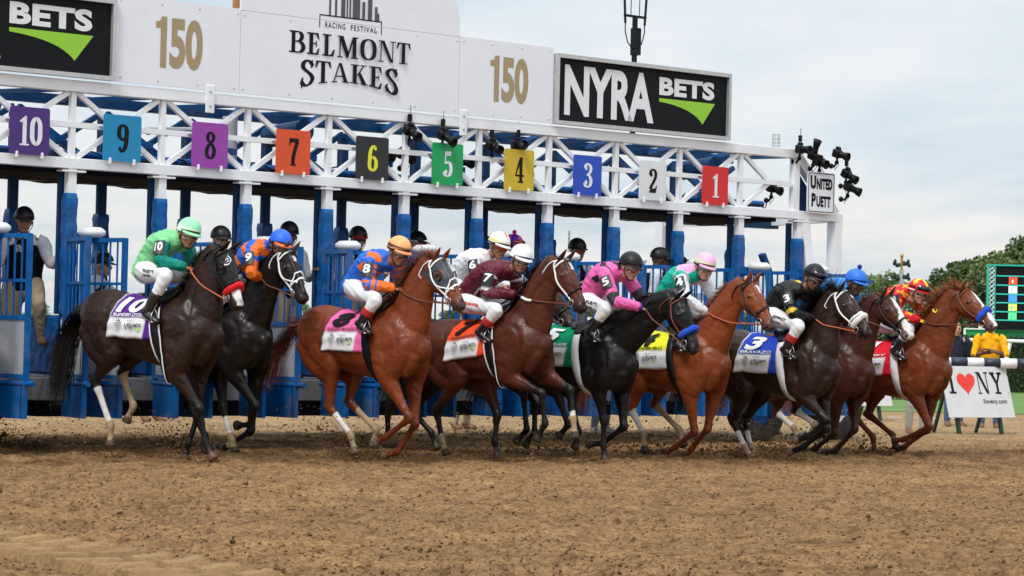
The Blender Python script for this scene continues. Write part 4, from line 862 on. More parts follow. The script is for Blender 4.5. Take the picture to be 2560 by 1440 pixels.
    for i in range(nxx+1):
        s = i/nxx; x = lerp(xb, xf, s)
        for j in range(na+1):
            v = (j/na*2-1); skew = -.10*abs(v)**1.3*(1-.35*s); a = v*R(112); q = surf(x+skew, a, .013+.004*math.sin(x*23+abs(v)*7)+.004*math.sin(v*31)); V_.append(q)
            av = abs(v); c = sc['main'] if av < sc.get('split', .64) else sc['low']
            if (s < .035 or s > .985 or av > .975): c = sc.get('edge', c)
            if s > .80 and 'strip' in sc: c = sc['strip']
            C_.append(c)
    F_ = [(i*(na+1)+j, i*(na+1)+j+1, (i+1)*(na+1)+j+1, (i+1)*(na+1)+j) for i in range(nxx) for j in range(na)]
    lo = [tuple(np.array(q)*1.0-np.array([0, 0, 0])) for q in V_]
    sd_ = link('saddlecloth', V_, F_, M['cloth'], root, True, cols=np.array(C_)); sol = sd_.modifiers.new('thick', 'SOLIDIFY'); sol.thickness = .006; sol.offset = 1
    W_ = xf-xb
    def onc(X, Y, k):      # X in metres from the back edge, Y = metres down from the topline, right side
        s = X/W_; v = Y/.62; skew = -.10*abs(v)**1.3*(1-.35*s); return tuple(surf(xb+X+skew, -v*R(112), .031+k))
    def print_(txt, X, Y, h, m, bold=.03, xs=1., W=None, k=0., serif_=False, shear=0):
        if serif_:
            pcs, wd = serif_text(txt, h, xs)
        else:
            V2, F2 = font_mesh(txt, h, bold=bold, xs=xs, shear=shear); wd = V2[:, 0].max(); pcs = [tess(V2, F2, .035)]
        sx = (W/wd) if W else 1
        return decal('lettering', pcs, lambda x, y, kk: onc(X+x*sx, Y-y, kk+k), m, sd_, .0006)
    num, name = sc['num'], sc['name']
    print_(num, .07 if len(num) == 1 else .05, .342, .225, sc['numc'], bold=.04, W=.21 if len(num) == 1 else .32, shear=.1)
    print_(name, .045, .385, .036, sc['namec'], bold=.02, W=.40)
    print_('NYRA', .215, .525, .066, M['print_black'], bold=.01, W=.105); print_('BETS', .328, .497, .034, M['print_black'], bold=.03, W=.085)
    g_ = decal('lettering', [(np.array([(0, 0), (.08, -.002), (.06, -.022)]), [(0, 1, 2)])], lambda x, y, kk: onc(.33+x, .505-y, kk), M['print_green'], sd_)
    print_('BELMONT', .075, .47, .016, M['print_grey'], bold=.01, W=.10); print_('STAKES', .082, .492, .018, M['print_grey'], bold=.01, W=.085)
    print_('PRESENTED BY', .23, .44, .009, M['print_black'], W=.09)
    em = decal('emblem', [(np.array([(.0, 0), (.01, -.03), (.02, -.01), (.03, -.045), (.04, -.01), (.05, -.03), (.06, 0)]), [(0, 1, 2), (2, 3, 4), (4, 5, 6)])], lambda x, y, kk: onc(.095+x, .45+y, kk), M['print_grey'], sd_)
    em2 = decal('emblem', [nib([(.03, 0), (.05, .02), (.03, .05), (.01, .02)], .004, .004, True)], lambda x, y, kk: onc(.095+x, .505+y, kk), M['print_grey'], sd_)
    # saddle, girths
    sx_ = TX(.16); V_, rows = [], 14
    for i in range(rows+1):
        s = i/rows; x = lerp(sx_-.19, sx_+.17, s)
        for j in range(17):
            v = j/8-1; half = (.30+.38*math.sin(PI*s)**.8) if s > .3 else .30+.2*s; a = v*half*1.1
            V_.append(surf(x+.06*abs(v), a, .028+.028*(1-abs(v))*(1-.5*math.sin(PI*s))+.02*(s < .1)+.02*(s > .93)))
    F_ = [(i*17+j, i*17+j+1, (i+1)*17+j+1, (i+1)*17+j) for i in range(rows) for j in range(16)]
    o = link('saddle', V_, F_, cfg.get('saddle', M['leather_black']), root, True); q = o.modifiers.new('thick', 'SOLIDIFY'); q.thickness = .014; q.offset = 0
    def band(name, x, wd, m, a0=60, a1=180, off=.017, lean=.0, sides=(1, -1), par=root):
        for s in sides:
            V_ = []; n = 26
            for i in range(n+1):
                a = R(lerp(a0, a1, i/n)); xx = x+lean*(i/n)
                for e in (-1, 0, 1): V_.append(surf(xx+e*wd/2, s*a, off+(.003 if e == 0 else 0)))
            F_ = [(i*3+j, i*3+j+1, i*3+4+j, i*3+3+j) for i in range(n) for j in range(2)]
            o = link(name, V_, F_, m, par, True); q = o.modifiers.new('thick', 'SOLIDIFY'); q.thickness = .005; q.offset = 1
    gm = cfg.get('girth', M['leather_black']); band('girth', TX(.20), .085, gm, 30, 180, .026, .10)
    if cfg.get('girth2'): band('girth_edge', TX(.20)-.05, .018, cfg['girth2'], 50, 180, .030, .10); band('girth_edge', TX(.20)+.05, .018, cfg['girth2'], 50, 180, .030, .10)
    if 'strip2' in cfg: band('cloth_tail_strip', TX(.20)+.035, .10, cfg['strip2'], 18, 96, .020, .03)
    # bridle
    def head_ring(t, tilt, m, wd=.018, name='strap', off=.006, a0=0, a1=360, round_=False, par=root, rr=.028):
        P_, Q_ = [], []; n = 30
        for i in range(n+1):
            a = R(lerp(a0, a1, i/n)); dep = float(np.interp(t, [h_[0] for h_ in HD], [h_[2] for h_ in HD])); 
            c0 = hp(t, dep/2); up = hp(t, dep/2-1)-c0; sd = hp(t, dep/2, 1)-c0; dr = up*math.cos(a)+sd*math.sin(a)+ (d*tilt*math.cos(a))
            dr = Vector(dr).normalized(); h = H.bvh.ray_cast(Vector(c0), dr, .4); r_ = h[3] if h[0] is not None else .09
            P_.append(np.array(Vector(c0)+dr*(r_+off)))
        if round_:
            b_ = MB(); b_.tube(P_, rr, 12); return b_.obj(name, m, par, True)
        V_ = [];
        for q in P_:
            V_ += [q-d*wd/2, q+d*wd/2]
        o = link(name, V_, [(2*i, 2*i+1, 2*i+3, 2*i+2) for i in range(n)], m, par, True); q = o.modifiers.new('thick', 'SOLIDIFY'); q.thickness = .005; q.offset = 1; return o
    def snap(q, off=.008):
        h = H.bvh.find_nearest(Vector(q)); return np.array(h[0]+h[1]*off) if h[0] is not None else q
    def strap(pts, m, wd=.009, name='strap', off=.008, par=root, snapit=True, n=6):
        P_ = catmull(pts, 4); P_ = [snap(q, off) for q in P_] if snapit else P_
        b_ = MB(); b_.tube(P_, wd, n); return b_.obj(name, m, par, True)
    br = empty('bridle', (0, 0, 0)); br.parent = root
    bm_ = cfg['bridle']; nbm = cfg.get('noseband', bm_); th_ = cfg.get('strapw', .010)
    head_ring(.055, -.25, bm_, .02, 'browband', .009, -100, 100, par=br)
    for s in (-1, 1):
        strap([hp(-.02, .04, s*.05), hp(.02, .10, s*.09), hp(.16, .135, s*.11), hp(.32, .13, s*.09), hp(.47, .105, s*.066)], bm_, th_, 'cheek_strap', .010, par=br)
        strap([hp(-.01, .06, s*.06), hp(-.01, .16, s*.09), hp(.03, .26, s*.07), hp(.06, .29, 0)], bm_, th_*.7, 'throat_latch', .010, par=br)
        b_ = MB(); c0 = hp(.49, .108, s*.068); b_.tube([c0+(hp(.49+.032*math.cos(a), .108+.032*math.sin(a), s*.068)-hp(.49, .108, s*.068))*1.15+np.array([0, s*.006, 0]) for a in np.linspace(0, 2*PI, 21)], .0045, 6); b_.obj('bit_ring', M['steel'], br, True)
    head_ring(.40 if 'roll' not in cfg else .37, -.12, nbm, .022, 'noseband', .010, par=br)
    if cfg.get('figure8'):
        for s in (-1, 1): strap([hp(.30, -.0, s*.0+.001), hp(.36, .03, s*.06), hp(.40, .09, s*.072), hp(.47, .14, s*.04), hp(.48, .15, 0)], nbm, .009, 'cross_strap', .012, par=br); strap([hp(.28, .12, s*.09), hp(.36, .06, s*.07), hp(.42, .005, s*.02)], nbm, .009, 'cross_strap', .014, par=br)
    if 'roll' in cfg: head_ring(cfg.get('rollt', .40), -.22, cfg['roll'], name='shadow_roll', off=.016, a0=-118, a1=118, round_=True, rr=.034)
    if 'hood' in cfg:
        for s in (-1, 1):
            b_ = MB(); c0 = hp(.205, .055, s*.112)
            ringp = [hp(.20+.05*math.cos(a), .055+.05*math.sin(a), s*(.100+.035*max(0, -math.cos(a)))) for a in np.linspace(0, 2*PI, 17)]
            b_.tube(ringp, .007, 6); b_.obj('blinker_cup', M['black_fabric'] if key == 'A' else M['grey_fabric'], root, True)
            if key == 'A' and s < 0:
                pass
        if key == 'A':
            em_ = empty('hood_emblem', (0, 0, 0)); em_.parent = root
            def onh(x, y, k): q = hp(.13+x, .0, -.055+y); return tuple(snap(np.array(q)-nn*.02+np.array([0, -.03, 0]), .006+k))
            decal('emblem', [nib([(.045*math.cos(a), .045*math.sin(a)) for a in np.linspace(0, 2*PI, 12, endpoint=False)], .008, .008, True)], lambda x, y, k: onh(x, y, k), M['print_white'], em_)
            decal('emblem', [rc(-.02, -.028, -.008, .02), rc(.006, -.026, .018, .022), rc(-.02, -.006, .018, .004)], lambda x, y, k: onh(x, y, k), M['print_white'], em_)
    H.bit = [hp(.50, .125, s*.078) for s in (-1, 1)]; H.d, H.nn = d, nn
    return H
M['grey_fabric'] = mat('grey_fabric', (.035, .039, .048), .9, spec=.15, bump=.4, bs=20, bd=.01)
P_ = lambda **k: k
WH = (.74, .74, .76)
HC = {
'A': ('dark bay horse in a black hood and red fleece noseband, purple cloth number 10', dict(croup=1.70, withers=1.70, col=(.021, .008, .005), sock={'RH': ('w', .15), 'LH': ('d', .0)}, hood=(.016, .015, .017), roll=M['fleece_red'], rollt=.43, blaze=[(.44, .60, .05, .04)], bridle=M['leather_black'], yaw=16, girth2=M['strap_white'], hoof=(.10, .055, .03),
      tail=[(-.10, 0, .0), (-.27, 0, -.22), (-.36, 0, -.55), (-.42, 0, -.92)], cloth=dict(main=(.10, .02, .25), low=WH, edge=(.6, .6, .62), num='10', numc=M['print_white'], name='BLENDED CITIZEN', namec=M['print_white'], strip=(.10, .02, .25)))),
'B': ('nearly black horse with a white bridle, second from the left behind the bay', dict(croup=1.66, withers=1.66, col=(.010, .007, .006), sock={'LH': ('w', .35)}, bridle=M['strap_white'], strapw=.011, figure8=True, blaze=[(.10, .17, .02, .012)], yaw=14, manesty='fly', ear=(.10, .07, .06),
      cloth=dict(main=(.02, .35, .45), low=WH, edge=(.02, .35, .45), num='9', numc=M['print_white'], name='NOBLE INDY', namec=M['print_white'], strip=(.02, .35, .45)))),
'C': ('chestnut horse in a grey hood and white bridle, pink cloth number 8', dict(croup=1.60, withers=1.62, col=(.165, .034, .010), points=(.16, .04, .014), blackpoints=False, mane=(.20, .055, .02), manesty='fly', sock={'RH': ('w', .25), 'LH': ('d', .3)}, hood=(.05, .055, .068), bridle=M['strap_white'], strapw=.010, figure8=True, yaw=10, hoof=(.13, .09, .06),
      muzzle=(.05, .03, .03), tail=[(-.12, 0, .01), (-.30, 0, -.10), (-.50, 0, -.32), (-.62, 0, -.62)], cloth=dict(main=(.78, .14, .38), low=WH, edge=(.03, .03, .05), num='8', numc=M['print_black'], name='VINO ROSSO', namec=M['leather_brown'], strip=(.78, .14, .38)), girth=M['print_navy'] if 'print_navy' in M else M['black_fabric'])),
'D': ('bay horse with a plaited mane and white star, orange cloth number 7', dict(croup=1.50, withers=1.64, col=(.075, .019, .009), sock={'LF': ('w', .75), 'RH': ('w', .88)}, bridle=M['strap_white'], noseband=M['leather_black'], blaze=[(.07, .16, .022, .018)], yaw=10, manesty='normal', girth2=M['strap_white'],
      cloth=dict(main=(.85, .075, .02), low=WH, num='7', numc=M['print_black'], name='TENFOLD', namec=M['leather_brown'], strip=(.85, .075, .02)))),
'E': ('dark brown horse mostly hidden behind the orange cloth bay', dict(croup=1.50, withers=1.52, col=(.028, .012, .008), bridle=M['leather_black'], yaw=6,
      cloth=dict(main=(.012, .012, .014), low=WH, num='6', numc=M['print_yellow'], name='GRONKOWSKI', namec=M['print_yellow']))),
'F': ('black horse with head lowered and blue fleece noseband, green cloth number 5', dict(croup=1.50, withers=1.50, col=(.006, .0055, .006), roll=M['fleece_blue'], rollt=.40, bridle=M['leather_brown'], yaw=6, girth=M['strap_beige'] if 'strap_beige' in M else M['strap_white'],
      cloth=dict(main=(.0, .22, .10), low=WH, edge=WH, num='5', numc=M['print_white'], name='RESTORING HOPE', namec=M['print_white'], strip=(.0, .20, .08)))),
'G': ('light chestnut horse with a white star and brown bridle, yellow cloth number 4', dict(croup=1.46, withers=1.50, col=(.20, .046, .014), points=(.2, .05, .02), blackpoints=False, mane=(.26, .08, .03), sock={'RH': ('w', .0), 'LH': ('d', .1)}, bridle=M['leather_black'], blaze=[(.09, .20, .026, .012)], yaw=12, muzzle=(.06, .04, .04),
      cloth=dict(main=(.80, .78, .04), low=WH, num='4', numc=M['print_black'], name='HOFBURG', namec=M['print_black']))),
'H': ('dark brown horse with a white fleece noseband, blue cloth number 3', dict(croup=1.46, withers=1.47, col=(.024, .010, .007), sock={'RH': ('w', .4), 'LH': ('w', .4)}, roll=M['fleece_white'], rollt=.43, bridle=M['strap_white'], yaw=10, manesty='fly', blaze=[(.11, .15, .016, .01)], girth=M['strap_white'], hoof=(.14, .09, .055),
      cloth=dict(main=(.02, .06, .42), low=WH, edge=WH, num='3', numc=M['print_white'], name='BRAVAZO', namec=M['print_white'], strip=(.02, .06, .42)))),
'I': ('dark chestnut horse with a broad white blaze between two others', dict(croup=1.43, withers=1.45, col=(.050, .014, .008), points=(.04, .015, .01), mane=(.14, .045, .02), sock={'RH': ('w', .1), 'LH': ('w', .1)}, bridle=M['leather_black'], blaze=[(.07, .64, .030, .050)], yaw=12, muzzle=(.30, .2, .18),
      cloth=dict(main=(.70, .70, .70), low=WH, num='2', numc=M['print_black'], name='FREE DROP BILLY', namec=M['print_black']))),
'J': ('bright chestnut horse leading on the right, blaze and blue fleece noseband, red cloth', dict(croup=1.42, withers=1.47, col=(.150, .034, .011), points=(.05, .03, .025), blackpoints=False, mane=(.30, .085, .03), manesty='fly', sock={}, roll=M['fleece_blue'], rollt=.42, bridle=M['leather_brown'], blaze=[(.08, .62, .020, .036)], yaw=8, girth=M['strap_white'], muzzle=(.14, .10, .09),
      cloth=dict(main=(.66, .012, .03), low=WH, edge=WH, num='1', numc=M['print_white'], name='JUSTIFY', namec=M['print_white'], strip=(.66, .012, .03)))),
}
HORSES = {k: build_horse(k, *HC[k]) for k in HC}
# ------------------------------------------------------------------ people
SK = [mat('skin_light', (.48, .26, .18), .5, var=.1, vs=20), mat('skin_tan', (.34, .16, .095), .5, var=.1, vs=20), mat('skin_brown', (.13, .055, .032), .5, var=.1, vs=20)]
M['lens'] = mat('goggle_lens', (.34, .33, .34), .10, spec=.8, metal=.85); M['lens_red'] = mat('lens_red', (.5, .06, .02), .08, spec=.9, metal=.4)
M['helmet'] = mat('helmet', (1, 1, 1), .42, spec=.3, attr=True, var=.05)
M['boot'] = mat('boot_black', (.012, .011, .012), .18, spec=.7, bump=.3, bs=20, bd=.006)
M['boot_brown'] = mat('boot_brown', (.18, .09, .045), .7, var=.25, vs=20)
def head_template():
    mb = MB(); E_ = mb.ell
    E_((-.008, 0, .022), (.100, .078, .100), 20, 14); E_((.028, 0, -.035), (.066, .060, .075), 18, 12); E_((.055, 0, -.082), (.034, .038, .030), 14, 10)
    E_((.070, 0, .030), (.030, .055, .016), 14, 8); E_((.080, 0, -.048), (.020, .026, .020), 12, 8)
    limb(mb, [(.088, 0, .012, .010, .010), (.104, 0, -.012, .014, .014), (.098, 0, -.024, .019, .012)], 10, 3)
    for s in (-1, 1):
        E_((.052, s*.045, -.022), (.032, .022, .026), 12, 8); E_((-.006, s*.080, -.005), (.020, .010, .032), 10, 8)
    limb(mb, [(-.02, 0, -.03, .056, .06), (-.032, 0, -.085, .050, .052)], 14, 3)
    V, F = remesh(mb, .0065, 2, .5); return V, F
HV, HF = head_template()
def hand_template(curl):
    mb = MB(); limb(mb, [(-.03, 0, 0, .024, .018), (.0, 0, 0, .028, .017), (.045, 0, -.002, .040, .015), (.082, 0, -.004, .038, .013)], 12, 3)
    for y, l, x0 in ((-.029, .062, .080), (-.010, .074, .086), (.010, .070, .085), (.029, .054, .078)):
        p = np.array([x0, y, -.004]); a = 0; ch = [(*(p-[.02, 0, 0]), .0095, .0095), (*p, .0092, .0092)]
        for q, r_ in ((.42, .0088), (.32, .0082), (.26, .0072)):
            a += curl; p = p+np.array([math.cos(a), 0, -math.sin(a)])*l*q; ch.append((*p, r_, r_))
        limb(mb, ch, 8, 2)
    p = np.array([.015, .030, -.006]); limb(mb, [(*p, .014, .013), (.040, .052, -.016, .0115, .0115), (.066, .050, -.030-.01*curl, .0105, .0105), (.086, .036, -.038-.012*curl, .009, .009)], 8, 2)
    return remesh(mb, .0055, 1, .4)
HANDS = {'grip': hand_template(1.15), 'open': hand_template(.28)}
def frame(x, z):
    x = np.array(x, float); x /= np.linalg.norm(x); z = np.array(z, float); z = z-(z@x)*x; z /= np.linalg.norm(z); y = np.cross(z, x); return np.stack([x, y, z], 1)
def person(root, J, o):
    """J: joints; o: outfit"""
    A = {k: np.array(v, float) for k, v in J.items() if k not in ('face', 'up', 'fwd', 'handR', 'handL')}
    fw = np.array(J.get('fwd', (1, 0, 0)), float); fw /= np.linalg.norm(fw); lf = np.cross([0, 0, 1.], fw); lf /= np.linalg.norm(lf)
    HR = frame(J['face'], J.get('up', (0, 0, 1)))*o.get('hs', 1.06); hc = A['head']; ch = (A['shR']+A['shL'])/2; nd = ch-hc; nd /= np.linalg.norm(nd); neck = hc+.35*(HR@np.array([-.045, 0, -.13]))+.65*nd*.145; hp_ = A['hip']; sp = ch-hp_; sp /= np.linalg.norm(sp); q = o.get('bulk', 1.)
    mid = lambda a, b, t: a+(b-a)*t
    bk = -np.cross(lf, sp)*o.get('round', .05)      # outwards from the back
    def torso(mb, g, low=0.):
        limb(mb, [(*(hp_-sp*low), .150*q+g, .105*q+g), (*(mid(hp_, ch, .3)+bk*.7), .135*q+g, .098*q+g), (*(mid(hp_, ch, .68)+bk), .160*q+g, .115*q+g), (*(mid(hp_, ch, .95)+bk*.6), .150*q+g, .095*q+g), (*(ch+sp*.06), .075+g, .07+g)], 18, 4, lat=lf)
    def arm(mb, s, g, t1=1.):
        sh, el, ha = A['sh'+s], A['el'+s], A['ha'+s]; d_ = 1 if s == 'L' else -1
        e = mid(el, ha, t1); limb(mb, [(*mid(ch, sh, .35), .065+g, .07+g), (*sh, .062*q+g, .064*q+g), (*mid(sh, el, .5), .049*q+g, .050*q+g), (*el, .042+g, .042+g), (*mid(el, e, .35), .042+g, .042+g), (*mid(el, e, .96), .030+g, .031+g)], 12, 4, lat=lf)
    def leg(mb, s, g, t1=1., foot=False):
        h_, k, a = A['hip']+lf*(.085*q if s == 'L' else -.085*q), A['kn'+s], A['an'+s]; e = mid(k, a, t1)
        limb(mb, [(*(h_+sp*.03), .09*q+g, .10*q+g), (*mid(h_, k, .3), .085*q+g, .095*q+g), (*mid(h_, k, .75), .062*q+g, .066*q+g), (*k, .055*q+g, .060+g), (*mid(k, e, .3), .055+g, .058+g), (*mid(k, e, .7), .046+g, .048+g), (*mid(k, e, .97), .040+g, .042+g)], 14, 4, lat=lf)
    def foot(mb, s, g):
        a, t = A['an'+s], A['to'+s]; f_ = t-a; hl = a-f_*.30
        limb(mb, [(*(hl+np.array([0, 0, -.02])), .030+g, .030+g), (*(mid(a, t, .15)+np.array([0, 0, -.02])), .038+g, .040+g), (*mid(a, t, .65), .042+g, .028+g), (*t, .036+g, .022+g)], 12, 3, lat=lf)
    # skin body: one surface, with head and hands
    mb = MB(); torso(mb, -.015)
    for s in 'RL': arm(mb, s, -.006); leg(mb, s, -.008); foot(mb, s, -.012)
    limb(mb, [(*(ch+sp*.02), .07, .07), (*neck, .052, .054), (*(hc+HR@np.array([-.03, 0, -.05])), .05, .05)], 12, 3, lat=lf)
    V, F = remesh(mb, .02, 2); B = MB(); B.add(V, F); B.add((HR@HV.T).T+hc, HF)
    for s in 'RL':
        kind = J.get('hand'+s, 'grip'); hv, hf = HANDS[kind]; sg = 1 if s == 'R' else -1
        fd = A['ha'+s]-A['el'+s]; up = np.array([0, 0, 1.])+lf*(-.5 if s == 'R' else .5); fr_ = frame(fd, up); v = hv*np.array([1, sg, 1]); ff = hf if sg == 1 else [tuple(f[::-1]) for f in hf]
        B.add((fr_@v.T).T+A['ha'+s]-fr_[:, 0]*.01, ff)
    B.obj('body', M['gloves_black'] if 0 else o['skin'], root, True)
    for s in (-1, 1): e = MB(); e.ell(hc+HR@np.array([.084, s*.030, .006]), (.012, .013, .009), 8, 6); e.obj('eye', M['eye'], root, True)
    e = MB(); e.tube([hc+HR@np.array(p) for p in ((.093, -.022, -.053), (.102, 0, -.054), (.093, .022, -.053))], .0035, 5); e.obj('mouth', mat_lip, root, True)
    if o.get('gloves'):
        for s in 'RL':
            kind = J.get('hand'+s, 'grip'); hv, hf = HANDS[kind]; sg = 1 if s == 'R' else -1; fd = A['ha'+s]-A['el'+s]; up = np.array([0, 0, 1.])+lf*(-.5 if s == 'R' else .5); fr_ = frame(fd, up)
            v = hv*1.09*np.array([1, sg, 1]); ff = hf if sg == 1 else [tuple(f[::-1]) for f in hf]; g_ = MB(); g_.add((fr_@v.T).T+A['ha'+s]-fr_[:, 0]*.012, ff); g_.obj('glove', o['gloves'], root, True)
    # shirt
    mb = MB(); torso(mb, .014+o.get('loose', 0), .02)
    for s in 'RL': arm(mb, s, .010+o.get('loose', 0)*.8, o.get('sleeve', .95))
    cu_ = .95 if o.get('silk') else .6; limb(mb, [(*(ch+sp*.03), .082, .078), (*mid(ch+sp*.05, neck, cu_), .070, .070)], 14, 3, lat=lf, rnd=.3)
    V, F = remesh(mb, .0115, 2, .5)
    # wrinkles: small folds running across the limbs
    nz = (np.sin(V@np.array([38, 21, 55.])+3*np.sin(V@np.array([11, 31, 9.])))+np.sin(V@np.array([-29, 47, 33.])+2*np.sin(V@np.array([25, -9, 14.]))))*(.0042 if o.get('silk') else .003)
    cen = V.mean(0); Vn = V+(V-cen)/np.linalg.norm(V-cen, axis=1)[:, None]*nz[:, None]
    info = dict(V=V, A=A, ch=ch, hp=hp_, sp=sp, lf=lf, fw=fw)
    def near(a, b):
        ab = b-a; t = ((V-a)@ab)/(ab@ab); tc = np.clip(t, 0, 1); return t, np.linalg.norm(V-(a+tc[:, None]*ab), axis=1)
    tor_t, tor_d = near(hp_, ch)
    arms = {}
    for s in 'RL':
        t1, d1 = near(A['sh'+s], A['el'+s]); t2, d2 = near(A['el'+s], A['ha'+s]); m1 = (d1 < .085) & (t1 > .05) & (d1 <= d2); m2 = (d2 < .075) & (d2 < d1); arms[s] = (m1, t1, m2, t2)
    side = (V-ch)@lf; front = (V-ch)@np.cross(lf, sp)
    C = np.tile(np.array(o['shirt'], float), (len(V), 1)); 
    if 'pattern' in o: o['pattern'](C, dict(t=tor_t, d=tor_d, arms=arms, side=side, front=front, V=V))
    link('shirt', Vn, F, M['silk'] if o.get('silk') else M['cloth'], root, True, cols=np.clip(C, 0, 1))
    if 'vest' in o:
        mb = MB(); torso(mb, .032, .0)
        V, F = remesh(mb, .014, 2); keep = [f for f in F if ((V[f[0]]-hp_)@sp) < np.linalg.norm(ch-hp_)+.045]
        link('vest', V, keep, M['black_fabric'], root, True)
        bv = BVHTree.FromPolygons([tuple(v) for v in V], F); fdir = np.cross(lf, sp); fdir = fdir*(1 if fdir@fw > 0 else -1)
        V2, F2 = font_mesh('NYRA', .035, bold=.02, xs=.8); c0 = mid(hp_, ch, .80)-lf*.09
        V3, F3 = font_mesh('BETS', .035, bold=.02, xs=.8)
        def onv(x, y, k):
            p = c0-lf*x*1.0+sp*y+fdir*.5; h = bv.ray_cast(Vector(p), Vector(-fdir), 1.0); return tuple(np.array(h[0])+fdir*.003) if h[0] is not None else tuple(p-fdir*.3)
        decal('lettering', [(V2, F2)], lambda x, y, k: onv(-x+.0, y+.04, k), M['print_white'], root); decal('lettering', [(V3, F3)], lambda x, y, k: onv(-x, y, k), M['print_white'], root)
    # breeches or trousers, boots or shoes
    mb = MB(); bt = o.get('boot_top', .52)
    for s in 'RL': leg(mb, s, .012, bt+.06 if o.get('boots') else .98)
    limb(mb, [(*(hp_-sp*.05), .13*q, .12*q), (*(hp_+sp*.05), .150*q, .118*q)], 16, 3, lat=lf)
    V, F = remesh(mb, .013, 2); C = np.tile(np.array(o['pants'], float), (len(V), 1)); nz = np.sin(V@np.array([41, 17, 63.])+3*np.sin(V@np.array([15, 27, 8.])))*.003
    cen = V.mean(0); V = V+(V-cen)/np.linalg.norm(V-cen, axis=1)[:, None]*nz[:, None]
    tr = link('breeches' if o.get('boots') else 'trousers', V, F, M['cloth'], root, True, cols=C)
    if 'legtext' in o:
        bv = BVHTree.FromPolygons([tuple(v) for v in V], F); h_, k = A['hip']-lf*.085, A['knR']; ax = k-h_; ln = np.linalg.norm(ax); ax /= ln; up = np.cross(ax, -lf); up = up*(1 if up[2] > 0 else -1)
        for row, (tx_, hh, off) in enumerate(o['legtext']):
            V2, F2 = font_mesh(tx_, hh, bold=.03); wd = V2[:, 0].max(); sc_ = min(1.2, .26/wd)
            def onl(x, y, kk):
                p = h_+ax*(ln*.30+x*sc_)+up*(y+off)-lf*.4; h = bv.ray_cast(Vector(p), Vector(lf), .6); return tuple(np.array(h[0])-lf*.004) if h[0] is not None else tuple(p+lf*.3)
            decal('lettering', [(V2, F2)], onl, o.get('legink', M['print_black']), tr)
    for s in 'RL':
        mb = MB()
        if o.get('boots'):
            k, a = A['kn'+s], A['an'+s]; limb(mb, [(*mid(k, a, bt), .060, .064), (*mid(k, a, bt+.08), .058, .062), (*mid(k, a, .8), .050, .052), (*a, .046, .050)], 14, 3, lat=lf); foot(mb, s, .006)
            V, F = remesh(mb, .009, 1); C = None; link('boot', V, F, M['boot'], root, True)
            if 'cuff' in o:
                b_ = MB(); limb(b_, [(*mid(k, a, bt-.10), .064, .068), (*mid(k, a, bt+.0), .064, .068), (*mid(k, a, bt+.14), .060, .064)], 14, 3, lat=lf, rnd=.1); b_.obj('boot_cuff', o['cuff'], root, True)
        else:
            foot(mb, s, .012); V, F = remesh(mb, .011, 1); link('shoe', V, F, o.get('shoe', M['boot_brown']), root, True)
    # helmet with peak, strap and goggles
    def hw_(p): return hc+HR@np.array(p)
    if o.get('helmet') is not None:
        V_, F_, C_ = [], [], []; nr, ns = 12, 32; top = (-.004, 0, .040); rx, ry, rz = .127, .103, .118
        for i in range(nr+1):
            ph = lerp(0, 1.78, i/nr)
            for j in range(ns):
                th = 2*PI*j/ns; fr_ = math.cos(th); ph2 = ph if ph < 1.35 else 1.35+(ph-1.35)*(1.0-.95*max(0, fr_)**.6)
                p = (top[0]+rx*math.sin(ph2)*math.cos(th), ry*math.sin(ph2)*math.sin(th), top[2]+rz*math.cos(ph2)); V_.append(hw_(p)); C_.append(o['helmet'](th, ph/1.78) if callable(o['helmet']) else o['helmet'])
        F_ = [(i*ns+j, (i+1)*ns+j, (i+1)*ns+(j+1) % ns, i*ns+(j+1) % ns) for i in range(nr) for j in range(ns)]
        h_ = link('helmet', V_, F_, M['helmet'], root, True, cols=np.array(C_)); sm = h_.modifiers.new('t', 'SOLIDIFY'); sm.thickness = .012
        pk = MB(); n = 14
        for (z0, e) in ((.028, 0), (.020, 0)):
            pass
        v = []
        for k in range(n+1):
            a = lerp(-1.15, 1.15, k/n); ca, sa = math.cos(a), math.sin(a)
            v += [hw_((.118*ca-.004, .099*sa, .046)), hw_((.118*ca-.004+.050*ca**1.5 if ca > 0 else 0, .103*sa, .030)), hw_((.118*ca-.004+.048*ca**1.5 if ca > 0 else 0, .101*sa, .022)), hw_((.112*ca-.004, .095*sa, .034))]
        pk.add(v, [(4*k+a_, 4*k+(a_+1) % 4, 4*k+4+(a_+1) % 4, 4*k+4+a_) for k in range(n) for a_ in range(4)], c=o.get('peak', (.02, .02, .02)))
        pk.obj('helmet_peak', M['helmet'], root, True)
        st = MB()
        for s in (-1, 1): st.tube([hw_((.02, s*.088, .0)), hw_((.035, s*.076, -.055)), hw_((.055, s*.04, -.108)), hw_((.06, 0, -.116))], .005, 5)
        st.obj('chin_strap', M['black_plastic'], root, True)
        if 'pompom' in o:
            b_ = MB(); V2, F2 = [], []; rg = np.random.default_rng(5)
            b_.ell(hw_((-.01, 0, .178)), (.028, .028, .026), 14, 10, c=o['pompom'])
            for k in range(120):
                dv = rg.normal(0, 1, 3); dv /= np.linalg.norm(dv); p0 = hw_((-.01, 0, .178))+dv*.022; b_.add([p0+np.cross(dv, [0, 0, 1])*.004, p0-np.cross(dv, [0, 0, 1])*.004, p0+dv*.014], [(0, 1, 2)], c=np.array(o['pompom'])*rg.uniform(.7, 1.2))
            b_.obj('pompom', M['cloth'], root)
    if o.get('hair') is not None:
        b_ = MB(); b_.ell(hw_((-.018, 0, .045)), (.100, .085, .088), 18, 12, c=o['hair']); b_.obj('hair', M['hair'], root, True)
